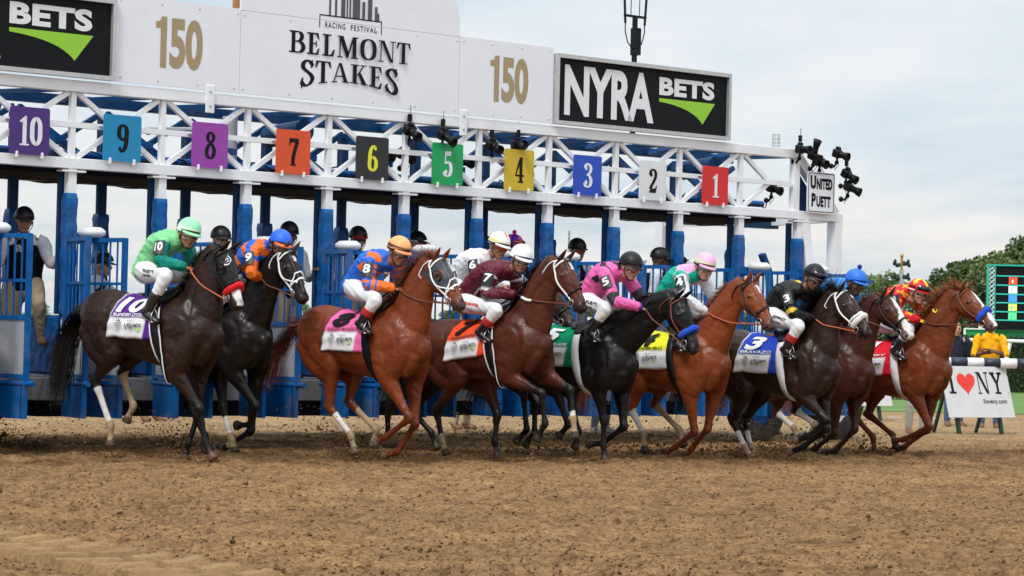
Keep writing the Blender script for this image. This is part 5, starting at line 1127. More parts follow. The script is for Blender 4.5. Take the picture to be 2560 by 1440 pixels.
    if o.get('goggles'):
        for lift, gm, fm in o['goggles']:
            n = 12; v = []
            for k in range(n+1):
                a = lerp(-1.12, 1.12, k/n); ca, sa = math.cos(a), math.sin(a); h_ = (.029 if o.get('silk') else .022)*(1-.25*math.exp(-(a/.16)**2)); zz = .008+lift
                r_ = .024 if lift > .03 else 0
                for dz, rr in ((-h_, .094), (-h_*.6, .114), (h_*.6, .114), (h_, .096)): v.append(hw_(((rr+r_+.006)*ca-.0, (.078+r_*.8+(.008 if rr > .1 else 0))*sa, zz+dz)))
            b_ = MB(); b_.add(v, [(4*k+a_, 4*k+a_+1, 4*k+5+a_, 4*k+4+a_) for k in range(n) for a_ in range(3)]); b_.obj('goggles', gm, root, True)
            b_ = MB(); b_.tube([v[4*k+3] for k in range(n+1)], .0045, 5); b_.tube([v[4*k] for k in range(n+1)], .0045, 5)
            r_ = .03 if True else 0
            b_.tube([hw_(((.106)*math.cos(a)-.004, .106*math.sin(a), .030+lift*.6)) for a in np.linspace(1.15, 5.13, 14)], .009, 6); b_.obj('goggle_strap', fm, root, True)
    # number on the sleeve
    if 'arm' in o:
        num, bgc, ink = o['arm']; a0, a1 = A['shR'], A['elR']; ax = a1-a0; ln = np.linalg.norm(ax); ax /= ln; outd = -lf*.9+fw*.25; outd = outd-(outd@ax)*ax; outd /= np.linalg.norm(outd); sd = np.cross(ax, outd)
        def ona(x, y, k):    # wraps round the arm
            th = x/.082; return tuple(a0+ax*(ln*.38+.01-y)+(outd*math.cos(th)+sd*math.sin(th))*(.086+k))
        w2, h2 = .062, .078; v = []; n = 10
        for i in range(n+1):
            for j in range(3): v.append(ona(lerp(-w2, w2, i/n), (-h2, 0, h2)[j], 0))
        link('number_armband', v, [(i*3+j, i*3+j+1, i*3+4+j, i*3+3+j) for i in range(n) for j in range(2)], bgc, root, True)
        V2, F2 = tess(*font_mesh(num, .098, bold=.035, xs=1.15 if len(num) == 1 else .72), .02); wd = V2[:, 0].max()
        sgn = 1 if np.dot(np.cross(outd, sd), ax) != 0 else 1
        # text must read left to right as seen from outside: right = up x outward
        right = np.cross(-ax, outd); flip = 1 if right@sd > 0 else -1
        decal('lettering', [(V2, F2)], lambda x, y, k: ona(flip*(x-wd/2), y-.042, .004+k), ink, root)
mat_lip = mat('lips', (.20, .06, .05), .5)
M['silk'] = mat('silk', (1, 1, 1), .45, spec=.3, attr=True, var=.06, vs=10, bump=1., bs=11, bd=.04)
WT = (.74, .74, .76)

# ---- jockeys
def stripes(ci, cj, t0, t1):
    def f(C, g):
        for s in 'RL':
            m1, t1_, m2, t2_ = g['arms'][s]
            C[m1 & (t1_ > t0) & (t1_ < t1)] = ci; C[m2 & (t2_ > .75)] = cj
    return f
def sleeves(C, g, c):
    for s in 'RL':
        m1, t1, m2, t2 = g['arms'][s]; C[m1 | m2] = c
def pat_A(C, g):
    sleeves(C, g, (.0, .25, .19)); C[(np.abs(g['side']) < .006) & (g['front'] > .02)] = (.03, .12, .06)
def pat_B(C, g):
    V = g['V']; o_ = np.sin(V[:, 0]*30+V[:, 2]*22) > .35; C[o_] = (.85, .16, .015)
    for s in 'RL':
        m1, t1, m2, t2 = g['arms'][s]; C[m2] = (.85, .17, .02); C[m1 & (t1 > .5)] = (.85, .17, .02)
def pat_C(C, g):
    O_ = (.85, .17, .02)
    for s in 'RL':
        m1, t1, m2, t2 = g['arms'][s]; C[m1 & (t1 < .25)] = (.02, .12, .62); C[m1 & (np.mod(t1*4, 1) > .5)] = O_; C[m2 & (t2 > .35)] = O_; C[m2 & (np.abs(t2-.2) < .07)] = O_
    C[(np.abs(g['side']) > .10) & (g['t'] > .6) & (g['d'] < .2) & (g['front'] < .02)] = O_
    r_ = np.hypot(g['side']*1.0, (g['t']-.55)*.34); ft = g['front'] > .02; C[ft & (np.abs(r_-.085) < .014)] = O_; C[ft & (np.abs(g['side']-.02) < .010) & (r_ < .085)] = O_; C[ft & (np.abs(r_-.04) < .011) & (g['side'] < .03)] = O_
    sleeve = 0
def pat_D(C, g):
    W_ = (.72, .70, .72)
    for s in 'RL':
        m1, t1, m2, t2 = g['arms'][s]; C[m1 & (np.abs(t1-.85) < .10)] = W_; C[m1 & (np.abs(t1-.25) < .06)] = W_
    r_ = np.hypot(g['side'], (g['t']-.55)*.34); ft = g['front'] > .02; C[ft & (np.abs(r_-.095) < .010)] = W_; C[ft & (np.abs(np.abs(g['side'])-.3*(g['t']-.4)) < .012) & (r_ < .08)] = W_
def pat_E(C, g):
    for s in 'RL':
        m1, t1, m2, t2 = g['arms'][s]; C[m2 & (np.abs(t2-.15) < .05) & (np.sin(g['V'][:, 1]*60) > 0)] = (.7, .05, .04)
def pat_F(C, g):
    K_ = (.02, .018, .02); ba = (g['front'] < .03) & (g['d'] < .2); u = g['side']/.075; v = (g['t']-.2)*3.4; C[ba & (((np.floor(u)+np.floor(v)) % 2) == 0) & (g['t'] > .62)] = K_
    for s in 'RL':
        m1, t1, m2, t2 = g['arms'][s]; C[m1 & (t1 > .78)] = K_; C[m2 & (t2 > .88)] = (.12, .03, .25)
    m1, t1, m2, t2 = g['arms']['L']; C[m1 & (t1 > .55)] = K_
def pat_G(C, g):
    sleeves(C, g, (.72, .73, .78)); C[(g['t'] > .8) & (g['d'] < .2) & (g['front'] < .0)] = (.75, .38, .62); sd = np.abs(g['side']-.3*(g['t']-.8)); C[(g['front'] > .0) & (sd < .045)] = (.75, .38, .62)
def pat_H(C, g):
    Y_ = (.72, .45, .02)
    for s in 'RL':
        m1, t1, m2, t2 = g['arms'][s]; C[m1 & (np.abs(t1-.93) < .10)] = Y_
    r_ = np.abs(g['side'])+.32*(g['t']-.2); C[(g['front'] > .02) & (np.abs(r_-.11) < .016)] = Y_; C[(g['front'] < -.07) & (np.abs(g['side']) < .03)] = Y_
def pat_I(C, g): pass
def pat_J(C, g):
    V = g['V']; cell = .13; u = V[:, 0]/cell+.3; v = (V[:, 2]+.5*V[:, 1])/cell; fu, fv = u-np.floor(u)-.5, v-np.floor(v)-.5; a = np.arctan2(fv, fu); r_ = np.hypot(fu, fv); C[r_ < .20+.13*np.cos(5*(a-PI/2))] = (.80, .58, .03)
def hel(base, band=None, tri=None, bandc=None):
    def f(th, ph):
        if tri and ph < .55 and abs(((th+PI) % (2*PI))-PI) < .5*ph/.55*0+.34*(1-ph/.55)*2: return tri
        if bandc and ph > .74 and ph < .86: return bandc
        return base
    return f
def hel_J(th, ph): return (.80, .62, .03) if (ph < .62 and (math.cos(4*th) > (ph/.62)**.8*1.9-1)) else (.66, .012, .015)
def hel_W7(th, ph): return (.75, .10, .38) if math.cos(3*th) > 0 else (.14, .03, .42)
bl = mat('armband_black', (.02, .02, .02), .5)
G1 = lambda a, b, l=0.: [(l, a, b)]
OUT = {
'A': dict(label='jockey in light green silks with teal sleeves and pale green cap, armband 10', skin=SK[1], shirt=(.20, .60, .26), pattern=pat_A, pants=WT, helmet=hel((.30, .74, .42), bandc=(.70, .76, .66)), peak=(.30, .74, .42), goggles=G1(M['lens'], M['strap_white']), arm=('10', bl, M['print_white']), legtext=[("RUBY'S", .036, .0), ('DINER', .028, -.045)]),
'B': dict(label='jockey in blue and orange silks with blue cap, second from the left', skin=SK[1], shirt=(.02, .13, .62), pattern=pat_B, pants=WT, helmet=hel((.025, .13, .72)), peak=(.85, .17, .03), goggles=G1(M['lens'], M['black_plastic']), arm=('9', bl, M['print_white'])),
'C': dict(label='jockey in blue and orange silks with an orange cap, armband 8', skin=SK[1], shirt=(.02, .14, .62), pattern=pat_C, pants=WT, helmet=hel((.95, .40, .16), bandc=(.06, .03, .03)), peak=(.9, .35, .18), goggles=G1(M['lens'], M['black_plastic']), arm=('8', bl, M['print_white']), cuff=M['cuff_red'] if 'cuff_red' in M else None),
'D': dict(label='jockey in maroon silks with white sleeve bands and white cap, armband 7', skin=SK[1], shirt=(.115, .008, .022), pattern=pat_D, pants=WT, helmet=hel((.80, .80, .82)), peak=(.8, .8, .82), goggles=G1(M['lens'], M['strap_white']), arm=('7', M['grey_fabric'], M['print_white']), gloves=M['black_fabric'], legtext=[('Joannis', .05, -.01)], legink=M['print_red']),
'E': dict(label='jockey in white silks and a white cap with a red triangle, armband 6', skin=SK[1], shirt=WT, pattern=pat_E, pants=WT, helmet=hel((.80, .80, .82), tri=(.78, .10, .05), bandc=(.75, .68, .25)), peak=(.8, .8, .82), goggles=G1(M['lens_red'], M['black_plastic']), arm=('6', bl, M['print_white'])),
'F': dict(label='jockey in pink silks with black diamonds and a black cap, armband 5', skin=SK[0], shirt=(.80, .13, .40), pattern=pat_F, pants=WT, helmet=hel((.009, .009, .010)), peak=(.01, .01, .011), goggles=G1(M['lens'], M['black_plastic']), arm=('5', bl, M['print_white']), legtext=[("RUBY'S", .04, .0), ('DINER', .028, -.05)]),
'G': dict(label='jockey in green and pink silks with white sleeves and a pink cap, armband 4', skin=SK[0], shirt=(.0, .40, .27), pattern=pat_G, pants=WT, helmet=hel((.80, .42, .60), bandc=(.55, .75, .35)), peak=(.8, .42, .6), goggles=G1(M['lens'], M['black_plastic']), arm=('4', bl, M['print_white'])),
'H': dict(label='jockey in black silks with yellow sleeve bands and a black cap, armband 3', skin=SK[1], shirt=(.008, .008, .009), pattern=pat_H, pants=WT, helmet=hel((.008, .008, .009)), peak=(.03, .02, .02), goggles=[(0., M['lens'], M['black_plastic']), (.062, M['black_glass'], M['black_plastic'])], arm=('3', bl, M['print_white']), gloves=M['black_fabric'], legtext=[('JEFFREY', .04, .0), ('WOOD', .028, -.05)], cuffred=1),
'I': dict(label='jockey in plain blue silks and a blue cap with a pompom', skin=SK[2], shirt=(.02, .25, .68), pants=WT, helmet=hel((.02, .16, .66)), peak=(.02, .16, .66), pompom=(.02, .03, .35), arm=('2', M['print_white'], M['print_black'])),
'J': dict(label='jockey in red silks with yellow stars and yellow gloves, leading on the right', skin=SK[0], shirt=(.66, .012, .02), pattern=pat_J, pants=(.5, .48, .55), helmet=hel_J, peak=(.66, .012, .015), goggles=[(0., M['lens'], M['strap_white']), (.058, M['black_glass'], M['black_plastic'])], gloves=mat('glove_yellow', (.80, .62, .03), .6), arm=('1', M['grey_fabric'], M['print_white'])),
}
M['cuff_red'] = mat('cuff_red', (.42, .02, .02), .5)
OUT['C']['cuff'] = M['cuff_red']; OUT['D']['cuff'] = M['cuff_red']; OUT['H']['cuff'] = M['cuff_red']
for k, o in OUT.items():
    H = HORSES[k]; p = RIDE.get(k, {}); xw, zw = H.TX(.38), H.cfg['withers']
    D_ = dict(hip=(-.42, .22), sh=(-.15, .42), head=(.08, .60), el=(-.06, .20), ha=(.18, .15), kn=(.06, .05), an=(-.14, -.23), toe=(-.06, -.31))
    q = {n: (p[n] if n in p else (xw+D_[n][0], zw+D_[n][1])) for n in D_}
    if 'sh' in p and 'hip' not in p: q['hip'] = (p['sh'][0]-.29, p['sh'][1]-.22)
    if 'sh' in p and 'el' not in p: q['el'] = (p['sh'][0]+.07, p['sh'][1]-.22)
    if 'sh' in p and 'ha' not in p: q['ha'] = (p['sh'][0]+.30, p['sh'][1]-.27)
    v = lambda n, y, dx=0, dz=0: (q[n][0]+dx, y, q[n][1]+dz)
    root = empty('person', tuple(H.root.location), H.root.rotation_euler[2], o['label'], 'jockey', 'jockeys riding out of the gate')
    hd = np.array(v('head', 0, .0, -.01)); hy = .02*math.sin(ord(k))
    an = q['an']; ank_z = max(an[1], zw-.36); 
    J = dict(head=hd+[-.01, hy, -.025], face=(1, -.34+.15*math.sin(ord(k)*2), -.34), up=(.4, 0, 1), hip=v('hip', 0, -.07, -.045), shR=v('sh', -.17), shL=v('sh', .17, .03), elR=v('el', -.25), elL=v('el', .24, .04, -.02),
             haR=v('ha', -.085, -.02), haL=v('ha', .075, .03), knR=v('kn', -.265, -.02), knL=v('kn', .265, .0), anR=(q['an'][0]+.02, -.30, q['an'][1]+.02), anL=(q['an'][0]+.04, .30, q['an'][1]+.02),
             toR=(q['an'][0]+.17, -.315, q['an'][1]-.075), toL=(q['an'][0]+.19, .315, q['an'][1]-.075))
    if k == 'J': J['haL'] = v('ha', -.0, .16, .12); J['elL'] = v('el', .22, .1, .0); J['face'] = (1, -.25, -.25)
    if k == 'F': J['haL'] = v('ha', .10, -.06, .06)
    o.update(silk=True, boots=True, loose=.014, bulk=.98, round=.09, hs=1.13); person(root, J, o)
    # stirrup, leather and reins belong to the horse's tack
    mb = MB(); a = np.array(J['anR']); t = np.array(J['toR']); m_ = a*.35+t*.65+np.array([0, 0, -.035]); tp = m_+np.array([-.01, .02, .14])
    for e in (-.045, .045): mb.tube([m_+[0, e, 0], m_+[0, e, .07], tp], .006, 6)
    mb.bar(m_+np.array([0, -.05, 0]), m_+np.array([0, .05, 0]), .04, .012); mb.tube([tp, (tp[0]+.05, -.27, tp[2]+.12), (H.TX(.18), -.20, zw-.13)], .009, 6); mb.obj('stirrup', M['steel'], H.root, True)
    rm = {'A': 'leather_orange', 'D': 'strap_white', 'F': 'leather_brown', 'G': 'leather_orange', 'H': 'leather_orange'}.get(k, 'leather_brown')
    for s, hn in ((0, 'haR'), (1, 'haL')):
        b_ = H.bit[s]; h_ = np.array(J[hn])+np.array([.05, 0, -.01]); n1 = lerp(b_, h_, .5)+np.array([0, 0, -.05 if k in 'ACG' else -.02]); sy = -1 if s == 0 else 1
        n2 = lerp(b_, h_, .8)+np.array([0, sy*.03, -.03]); pts = []
        for q_ in catmull([b_, n1, n2, h_], 6):
            h2 = H.bvh.find_nearest(Vector(q_))
            if h2[0] is not None and (Vector(q_)-h2[0]).dot(h2[1]) < .014: q_ = np.array(h2[0]+h2[1]*.014)
            pts.append(q_)
        mb = MB(); mb.tube(pts, .0085, 6); mb.obj('rein', M['leather_brown'] if rm == 'strap_white' else M[rm], H.root, True)
        if rm == 'strap_white': mb = MB(); mb.tube(pts[-9:-3], .016, 8); mb.obj('rein_grip', M['strap_white'], H.root, True)
    if k in 'CDF':
        b_ = MB(); h_ = np.array(J['haR']); b_.tube([h_+[.10, -.02, .08], h_, h_+[-.45, -.22, -.33]], [.010, .010, .006], 6); w_ = b_.obj('riding_whip', M['leather_black'], None, True); w_.location = root.location; w_.rotation_euler = root.rotation_euler
        tag(w_, {'C': 'black riding whip held by the jockey in the orange cap', 'D': 'black riding whip held by the jockey in maroon silks', 'F': 'black riding whip held by the jockey in pink silks'}[k], 'riding whip', 'riding whips in jockeys hands')

# ---- gate crew and bystanders, standing
def stander(name_label, xyz, rz, look=0, pose='down', outfit=None, cat='person', lean=.0, crouch=0., group='gate crew', hgt=1.76):
    k = hgt/1.76; root = empty('person', xyz, rz, name_label, cat, group); z = lambda v: v*k-crouch*.42*(v > .5)*min(1, (v-.5)/.4 if v < .9 else 1)
    hipz, shz, hdz = z(.95), z(1.44), z(1.66); lx = lean
    J = dict(head=(lx*1.25+.03, 0, hdz), face=(math.cos(look), math.sin(look), -.12 if pose != 'lookdown' else -.5), hip=(-.10*crouch*2, 0, hipz), shR=(lx, -.19, shz), shL=(lx, .19, shz),
             knR=(.08+crouch*.35, -.12, .50), knL=(.02+crouch*.30, .12, .50), anR=(0, -.11, .09), anL=(-.03, .12, .09), toR=(.15, -.13, .03), toL=(.12, .15, .03), handR='open', handL='open')
    if pose == 'down': J.update(elR=(lx-.04, -.26, shz-.30), elL=(lx-.04, .26, shz-.30), haR=(lx+.10, -.25, shz-.52), haL=(lx+.10, .25, shz-.52))
    elif pose == 'hold': J.update(elR=(lx+.05, -.27, shz-.27), elL=(lx+.05, .27, shz-.27), haR=(lx+.30, -.20, shz-.20), haL=(lx+.30, .22, shz-.18), handR='grip', handL='grip')
    elif pose == 'reach': J.update(elR=(lx+.05, -.27, shz-.28), elL=(lx+.20, .27, shz-.18), haR=(lx+.28, -.2, shz-.25), haL=(lx+.46, .26, shz-.10), handR='grip')
    elif pose == 'cross': J.update(elR=(lx+.08, -.26, shz-.26), elL=(lx+.08, .26, shz-.26), haR=(lx+.20, .05, shz-.22), haL=(lx+.22, -.05, shz-.18), handR='grip', handL='grip')
    elif pose == 'step': J.update(elR=(lx, -.28, shz-.27), elL=(lx+.02, .30, shz-.24), haR=(lx+.20, -.26, shz-.38), haL=(lx+.12, .42, shz-.12), handR='grip', handL='grip', knL=(.24, .20, .78), anL=(.10, .22, .42), toL=(.25, .25, .36))
    J['fwd'] = (1, 0, 0); person(root, J, outfit); return root
KH = (.36, .27, .18); crew = dict(shirt=(.62, .62, .65), vest=1, pants=KH, helmet=(.010, .010, .011), peak=(.022, .022, .024), shoe=M['boot_brown'])
def cr(**k): d = dict(crew); d.update(k); return d
gA = -R(50)
LZ = .775
def gp(n, y, z=LZ, du=0): v = gw(n*PT+du*1.8, max(.1, y-.14), z); return (v.x, v.y, v.z)
stander('gate worker in helmet and black vest stepping up on the far left', gp(.5, .70, LZ, -.12), gA-.65, .25, 'step', cr(skin=SK[1], bulk=1.2), lean=.05)
stander('gate worker crouching behind the open gate door on the left', gp(1.5, 1.35, LZ, -.1), gA+.6, .1, 'reach', cr(skin=SK[0]), crouch=1., lean=.12)
stander('gate worker with only helmet showing behind the dark bay horse', gp(2.5, .35, .76, -.14), gA, 0, 'hold', cr(skin=SK[1]), lean=.06, hgt=1.66)
stander('gate worker in helmet behind the jockey in the blue cap', gp(3.5, .55, LZ, -.14), gA, -.2, 'hold', cr(skin=SK[2], bulk=1.1))
stander('gate worker with sunglasses and red peak behind the orange cap jockey', gp(4.5, .72, LZ, -.14), gA-.1, -.1, 'hold', cr(skin=SK[0], bulk=1.12, goggles=[(0., M['black_glass'], M['black_plastic'])], peak=(.45, .02, .02)))
stander('gate worker with orange sunglasses beside the white latch cover', gp(5.5, 1.05, LZ, -.14), gA+.5, .2, 'down', cr(skin=SK[0], goggles=[(0., M['lens_red'], M['print_white'])]))
stander('gate worker in a pink and purple cap with a pompom', gp(6.5, .52, LZ, -.14), gA+.3, 0, 'reach', cr(skin=SK[2], shirt=(.02, .02, .025), helmet=hel_W7, peak=(.75, .1, .38), pompom=(.85, .03, .22), goggles=[(.0, M['lens_red'], M['black_plastic']), (.058, M['lens_red'], M['black_plastic'])]))
stander('gate worker in black helmet left of the pink silks jockey', gp(7.5, .58, LZ, -.14), gA, 0, 'hold', cr(skin=SK[1], goggles=[(0., M['lens_red'], M['black_plastic'])]))
stander('gate worker in black helmet turning away behind the pink cap jockey', gp(8.5, .18, LZ, -.14), gA+.7, .3, 'down', cr(skin=SK[2], shirt=(.62, .62, .66), goggles=[(0., M['black_glass'], M['black_plastic'])]), hgt=1.68)
stander('gate worker half hidden behind another worker on the right', gp(9.5, 1.05, LZ, -.14), gA+.6, .2, 'down', cr(skin=SK[2]), hgt=1.62)
grd = lambda px_, d: ((px_-1280)/6213*d, d, .0)
stander('man in khaki trousers and brown shoes standing behind the gate', grd(1160, 34.7), gA, 0, 'down', cr(skin=SK[0], pants=(.50, .42, .32)), group='men standing behind the gate')
stander('man in pale jeans and white shoes behind the black horse', grd(1508, 34.4), gA, 0, 'down', cr(skin=SK[0], pants=(.42, .50, .62), shoe=M['strap_white']), group='men standing behind the gate')
stander('man in muddy trousers behind the dark bay horse', grd(385, 34.9), gA, 0, 'down', cr(skin=SK[0], pants=(.38, .30, .26)), group='men standing behind the gate')
stander('man in blue jeans standing behind the gate wheel', grd(1925, 35.5), gA, 0, 'down', cr(skin=SK[0], pants=(.07, .14, .32)), group='men standing behind the gate')
by = dict(hair=(.03, .02, .015), shoe=M['boot_brown'])
stander('bystander in a yellow shirt with folded arms beyond the rail', grd(2478, 40.5), -R(100), .3, 'cross', dict(by, skin=SK[2], shirt=(.85, .42, .01), pants=(.08, .13, .26), sleeve=.12, bulk=1.02), group='bystanders at the rail', hgt=1.80)
stander('bystander in a navy jacket beyond the rail', grd(2390, 41.0), -R(80), 0, 'down', dict(by, skin=SK[0], shirt=(.02, .025, .045), pants=(.07, .12, .22), bulk=1.15), group='bystanders at the rail', hgt=1.72)
stander('bystander in grey trousers behind the leading horse', grd(2296, 37.0), -R(80), 0, 'down', dict(by, skin=SK[0], shirt=(.03, .04, .08), pants=(.40, .38, .34)), group='bystanders at the rail', hgt=1.66)
# ------------------------------------------------------------------ remote cameras clamped to the gate
def remote_camera(u, y, z, yaw, pit, label, lens=.16, flash=False, r=.045):
    root = empty('remote_camera', (0, 0, 0), 0, label, 'camera', 'remote cameras clamped to the gate'); v = gw(u, y, z); root.location = v; root.rotation_euler = (0, 0, GA-R(90)+yaw); root.scale = (.95, 1.1, 1.1); lens = lens*.8
    c, s = math.cos(pit), math.sin(pit)
    def T(mb): mb.v = [(x*c-zz*s, yy, x*s+zz*c) for x, yy, zz in mb.v]; return mb
    b = MB(); b.box(-.045, .04, -.075, .075, -.055, .05, bev=.012); b.box(-.035, .03, -.032, .032, .045, .085, bev=.01); b.box(-.02, .06, -.085, -.05, -.05, .04, bev=.01); T(b).obj('camera_body', M['black_plastic'], root, False)
    b = MB(); rings = [[(x, rr*math.cos(2*PI*j/20), rr*math.sin(2*PI*j/20)) for j in range(20)] for x, rr in ((.035, r*.85), (.05, r), (lens*.5, r), (lens*.55, r*.92), (lens*.8, r*.95), (lens, r*1.12), (lens+.05, r*1.3), (lens+.05, r*1.15), (lens+.0, r*.95))]; b.loft(rings); T(b).obj('lens', M['black_plastic'], root, True)
    b = MB(); b.ell((lens+.002, 0, 0), (.006, r*.9, r*.9), 16, 8); T(b).obj('lens_glass', M['black_glass'], root, True)
    b = MB(); b.tube([(0, 0, -.05), (-.02, .02, -.11), (-.08, .05, -.16), (-.14, .07, -.15)], .016, 8); b.ell((-.02, .02, -.11), (.03, .03, .03)); b.ell((-.14, .07, -.15), (.035, .035, .035)); b.obj('clamp_arm', M['black_plastic'], root, True)
    b = MB(); b.tube([(-.04, .05, .0), (-.09, .11, -.05), (-.06, .14, -.13), (-.1, .09, -.2)], .005, 5); b.obj('cable', M['black_plastic'], root, True)
    if flash: b = MB(); b.box(-.02, .02, -.025, .025, .09, .17, bev=.006); b.tube([(0, .01, .17), (.0, .01, .26)], .004, 5); b.obj('radio_trigger', M['black_plastic'], root)
RC = [(11.62, -.15, 3.94, .3, -.1, 'remote camera with a radio trigger at the top of the corner cluster', .14, True), (11.85, -.18, 3.86, .1, 1.2, 'remote camera with its lens pointing up beside the beacon corner', .20, False),
 (12.25, -.25, 3.92, .25, -.3, 'remote camera standing out farthest right over the slope', .17, False), (12.06, -.1, 3.80, .0, -.3, 'small remote camera in the middle of the corner cluster', .12, False),
 (12.47, -.22, 3.66, .2, -.5, 'remote camera above the maker plate on the slope', .18, True), (12.52, -.22, 3.48, .4, -.4, 'lowest remote camera beside the maker plate', .18, False),
 (11.45, .20, 3.42, .2, -.3, 'remote camera hidden behind the end upright left of the maker plate', .15, False),
 (5.02, -.1, 3.73, .1, -.5, 'remote camera with a trigger hanging under the board left of plate 5', .17, True), (5.52, -.1, 3.71, .3, -.5, 'remote camera hanging right above plate 5', .19, True),
 (5.24, .30, 3.48, .1, -.4, 'remote camera behind the brace between plates 6 and 5', .17, False), (4.92, .30, 3.45, .2, -.2, 'remote camera close right of plate 6', .17, False),
 (6.07, .25, 3.45, .2, -.2, 'big remote camera close right of plate 5', .2, False), (6.32, -.05, 3.64, .1, -.4, 'remote camera between plates 5 and 4 under the beam', .15, True), (6.73, -.05, 3.67, -.2, -.05, 'remote camera facing outwards above plate 4', .15, True)]
for (u, y, z, a, b, l, ln, fl) in RC: remote_camera(u, y, z, a, b, l, ln, fl)

# ------------------------------------------------------------------ beyond the gate on the right: rail, boards, hedge, screen, trees
X = lambda px_, d: (px_-1280)/6213*d
rail = empty('striped_rail', (X(2380, 38), 38, 0), 0, 'black and white striped horizontal rail at the right edge', 'rail')
M['navy'] = mat('rail_navy', (.018, .024, .045), .45)
for k in range(-6, 16):
    b = MB(); b.tube([(k*.252, 0, 1.09-.0*k), (k*.252+.252, 0, 1.09)], .075, 16); b.obj('rail_segment', M['strap_white'] if k % 2 else M['navy'], rail, True)
for k in (-1.4, 3.9):
    b = MB(); b.bar((k, .1, 0), (k, .1, 1.02), .06); b.obj('rail_post', M['dark_green'] if 'dark_green' in M else M['navy'], rail)
M['dark_green'] = mat('dark_green', (.01, .035, .02), .6)
M['board_white'] = mat('board_white', (.60, .60, .61), .6, var=.04, vs=3, dirt=.2, dcol=(.45, .38, .3))
def ad_board(cx, cy, label, d=1):
    th = R(35); ln = R(17); root = empty('advert_board', (cx, cy, 0), th, label, 'sign', 'tourism boards along the track')
    # local: x along the board, -y towards the track, leaning back
    def P(x, z, o=0): return (x, -.26*0+z*math.sin(ln)*1.0-.14-o*math.cos(ln), .27+z*math.cos(ln)+o*math.sin(ln))
    w_, h_ = .70, .80; v = [P(-w_, 0), P(w_, 0), P(w_, h_), P(-w_, h_), P(-w_, 0, -.012), P(w_, 0, -.012), P(w_, h_, -.012), P(-w_, h_, -.012)]
    p_ = link('board', v, [(0, 1, 2, 3), (7, 6, 5, 4), (0, 4, 5, 1), (1, 5, 6, 2), (2, 6, 7, 3), (3, 7, 4, 0)], M['board_white'], root)
    fn = lambda x, y, k: P(x, y, .004+k)
    for ch, x, h in (('I', -.60, .34), ('N', .0, .34), ('Y', .32, .34)):
        pcs, wd = serif_text(ch, h, 1.0 if ch == 'I' else .98); decal('lettering', [(V+np.array([x, .37]), F) for V, F in pcs], fn, M['print_black'], p_, .0008)
    hs = []
    for k in range(40):
        t = 2*PI*k/40; hs.append((-.21+.0118*16*math.sin(t)**3, .545+.0118*(13*math.cos(t)-5*math.cos(2*t)-2*math.cos(3*t)-math.cos(4*t))))
    decal('heart', [(np.array(hs+[(-.21, .53)]), [(i, (i+1) % 40, 40) for i in range(40)])], fn, M['print_red'], p_)
    V2, F2 = font_mesh('iloveny.com', .075, bold=.01); V2[:, 0] *= .50/V2[:, 0].max(); decal('lettering', [(V2+np.array([.08, .22]), F2)], fn, M['print_black'], p_)
    decal('lettering', [nib([(.655+.012*math.cos(a), .385+.012*math.sin(a)) for a in np.linspace(0, 2*PI, 10, endpoint=False)], .003, .003, True)], fn, M['print_black'], p_)
    for x in (-.45, .45):
        b = MB(); b.bar((x, -.10, .02), (x, .12, .95), .05); b.bar((x, .14, .9), (x, .45, 0), .04); b.obj('board_leg', M['dark_green'], root)
ad_board(X(2447, 37.6), 37.6, 'white tourism board with a red heart under the striped rail')
ad_board(X(2150, 43.0), 43.0, 'white tourism board partly hidden between the last two horses')
# white barrel shape by the rear wheel
M['leaf'] = mat('leaf', (1, 1, 1), .7, attr=True, spec=.25)
def leaves(mb_v, mb_f, mb_c, centers, size, base, rg, n):
    idx = rg.integers(0, len(centers), n); c = centers[idx]
    a = rg.normal(0, 1, (n, 3)); a /= np.linalg.norm(a, axis=1)[:, None]; b = np.cross(a, rg.normal(0, 1, (n, 3))); b /= np.linalg.norm(b, axis=1)[:, None]; s = size*rg.uniform(.6, 1.4, (n, 1))
    i0 = len(mb_v); V = np.stack([c-a*s, c-b*s*.5, c+a*s, c+b*s*.5], 1).reshape(-1, 3); mb_v += [tuple(q) for q in V]; mb_f += [(i0+4*i, i0+4*i+1, i0+4*i+2, i0+4*i+3) for i in range(n)]
    k = rg.uniform(.6, 1.4, n); cc = np.array(base)[None]*k[:, None]; cc[:, 0] *= rg.uniform(.8, 1.3, n); mb_c += [tuple(q) for q in np.repeat(cc, 4, 0)]
def tree_mesh(seed, hgt, wid_, base):
    rg = np.random.default_rng(seed); tk = MB(); tips = []
    tk.tube([(0, 0, 0), (.05*hgt*.1, 0, hgt*.25), (0, .1, hgt*.5), (.1, 0, hgt*.72)], [.035*hgt, .028*hgt, .018*hgt, .006*hgt], 8)
    lobes = []
    for k in range(26):
        an = rg.uniform(0, 2*PI); rr = wid_*math.sqrt(rg.uniform(0, 1))*.72; zz = hgt*rg.uniform(.30, .92); f = math.sin(PI*min(.97, (zz/hgt-.12)/.86))**.6; c = np.array([rr*f*math.cos(an), rr*f*math.sin(an), zz]); lobes.append((c, wid_*rg.uniform(.17, .32)))
        if k < 9: tk.tube([(0, 0, hgt*.3+.3*k*.1), tuple(c*[.5, .5, 1]-[0, 0, hgt*.08]), tuple(c)], [.012*hgt, .008*hgt, .003*hgt], 5)
    pts = []
    for c, r_ in lobes:
        n = 240; dv = rg.normal(0, 1, (n, 3)); dv /= np.linalg.norm(dv, axis=1)[:, None]; pts.append(c+dv*r_*rg.uniform(.55, 1.08, (n, 1))*np.array([1, 1, .8]))
    pts = np.vstack(pts); V, F, C = [], [], []; leaves(V, F, C, pts, .028*hgt*.8, base, rg, 5200)
    return tk, V, F, C
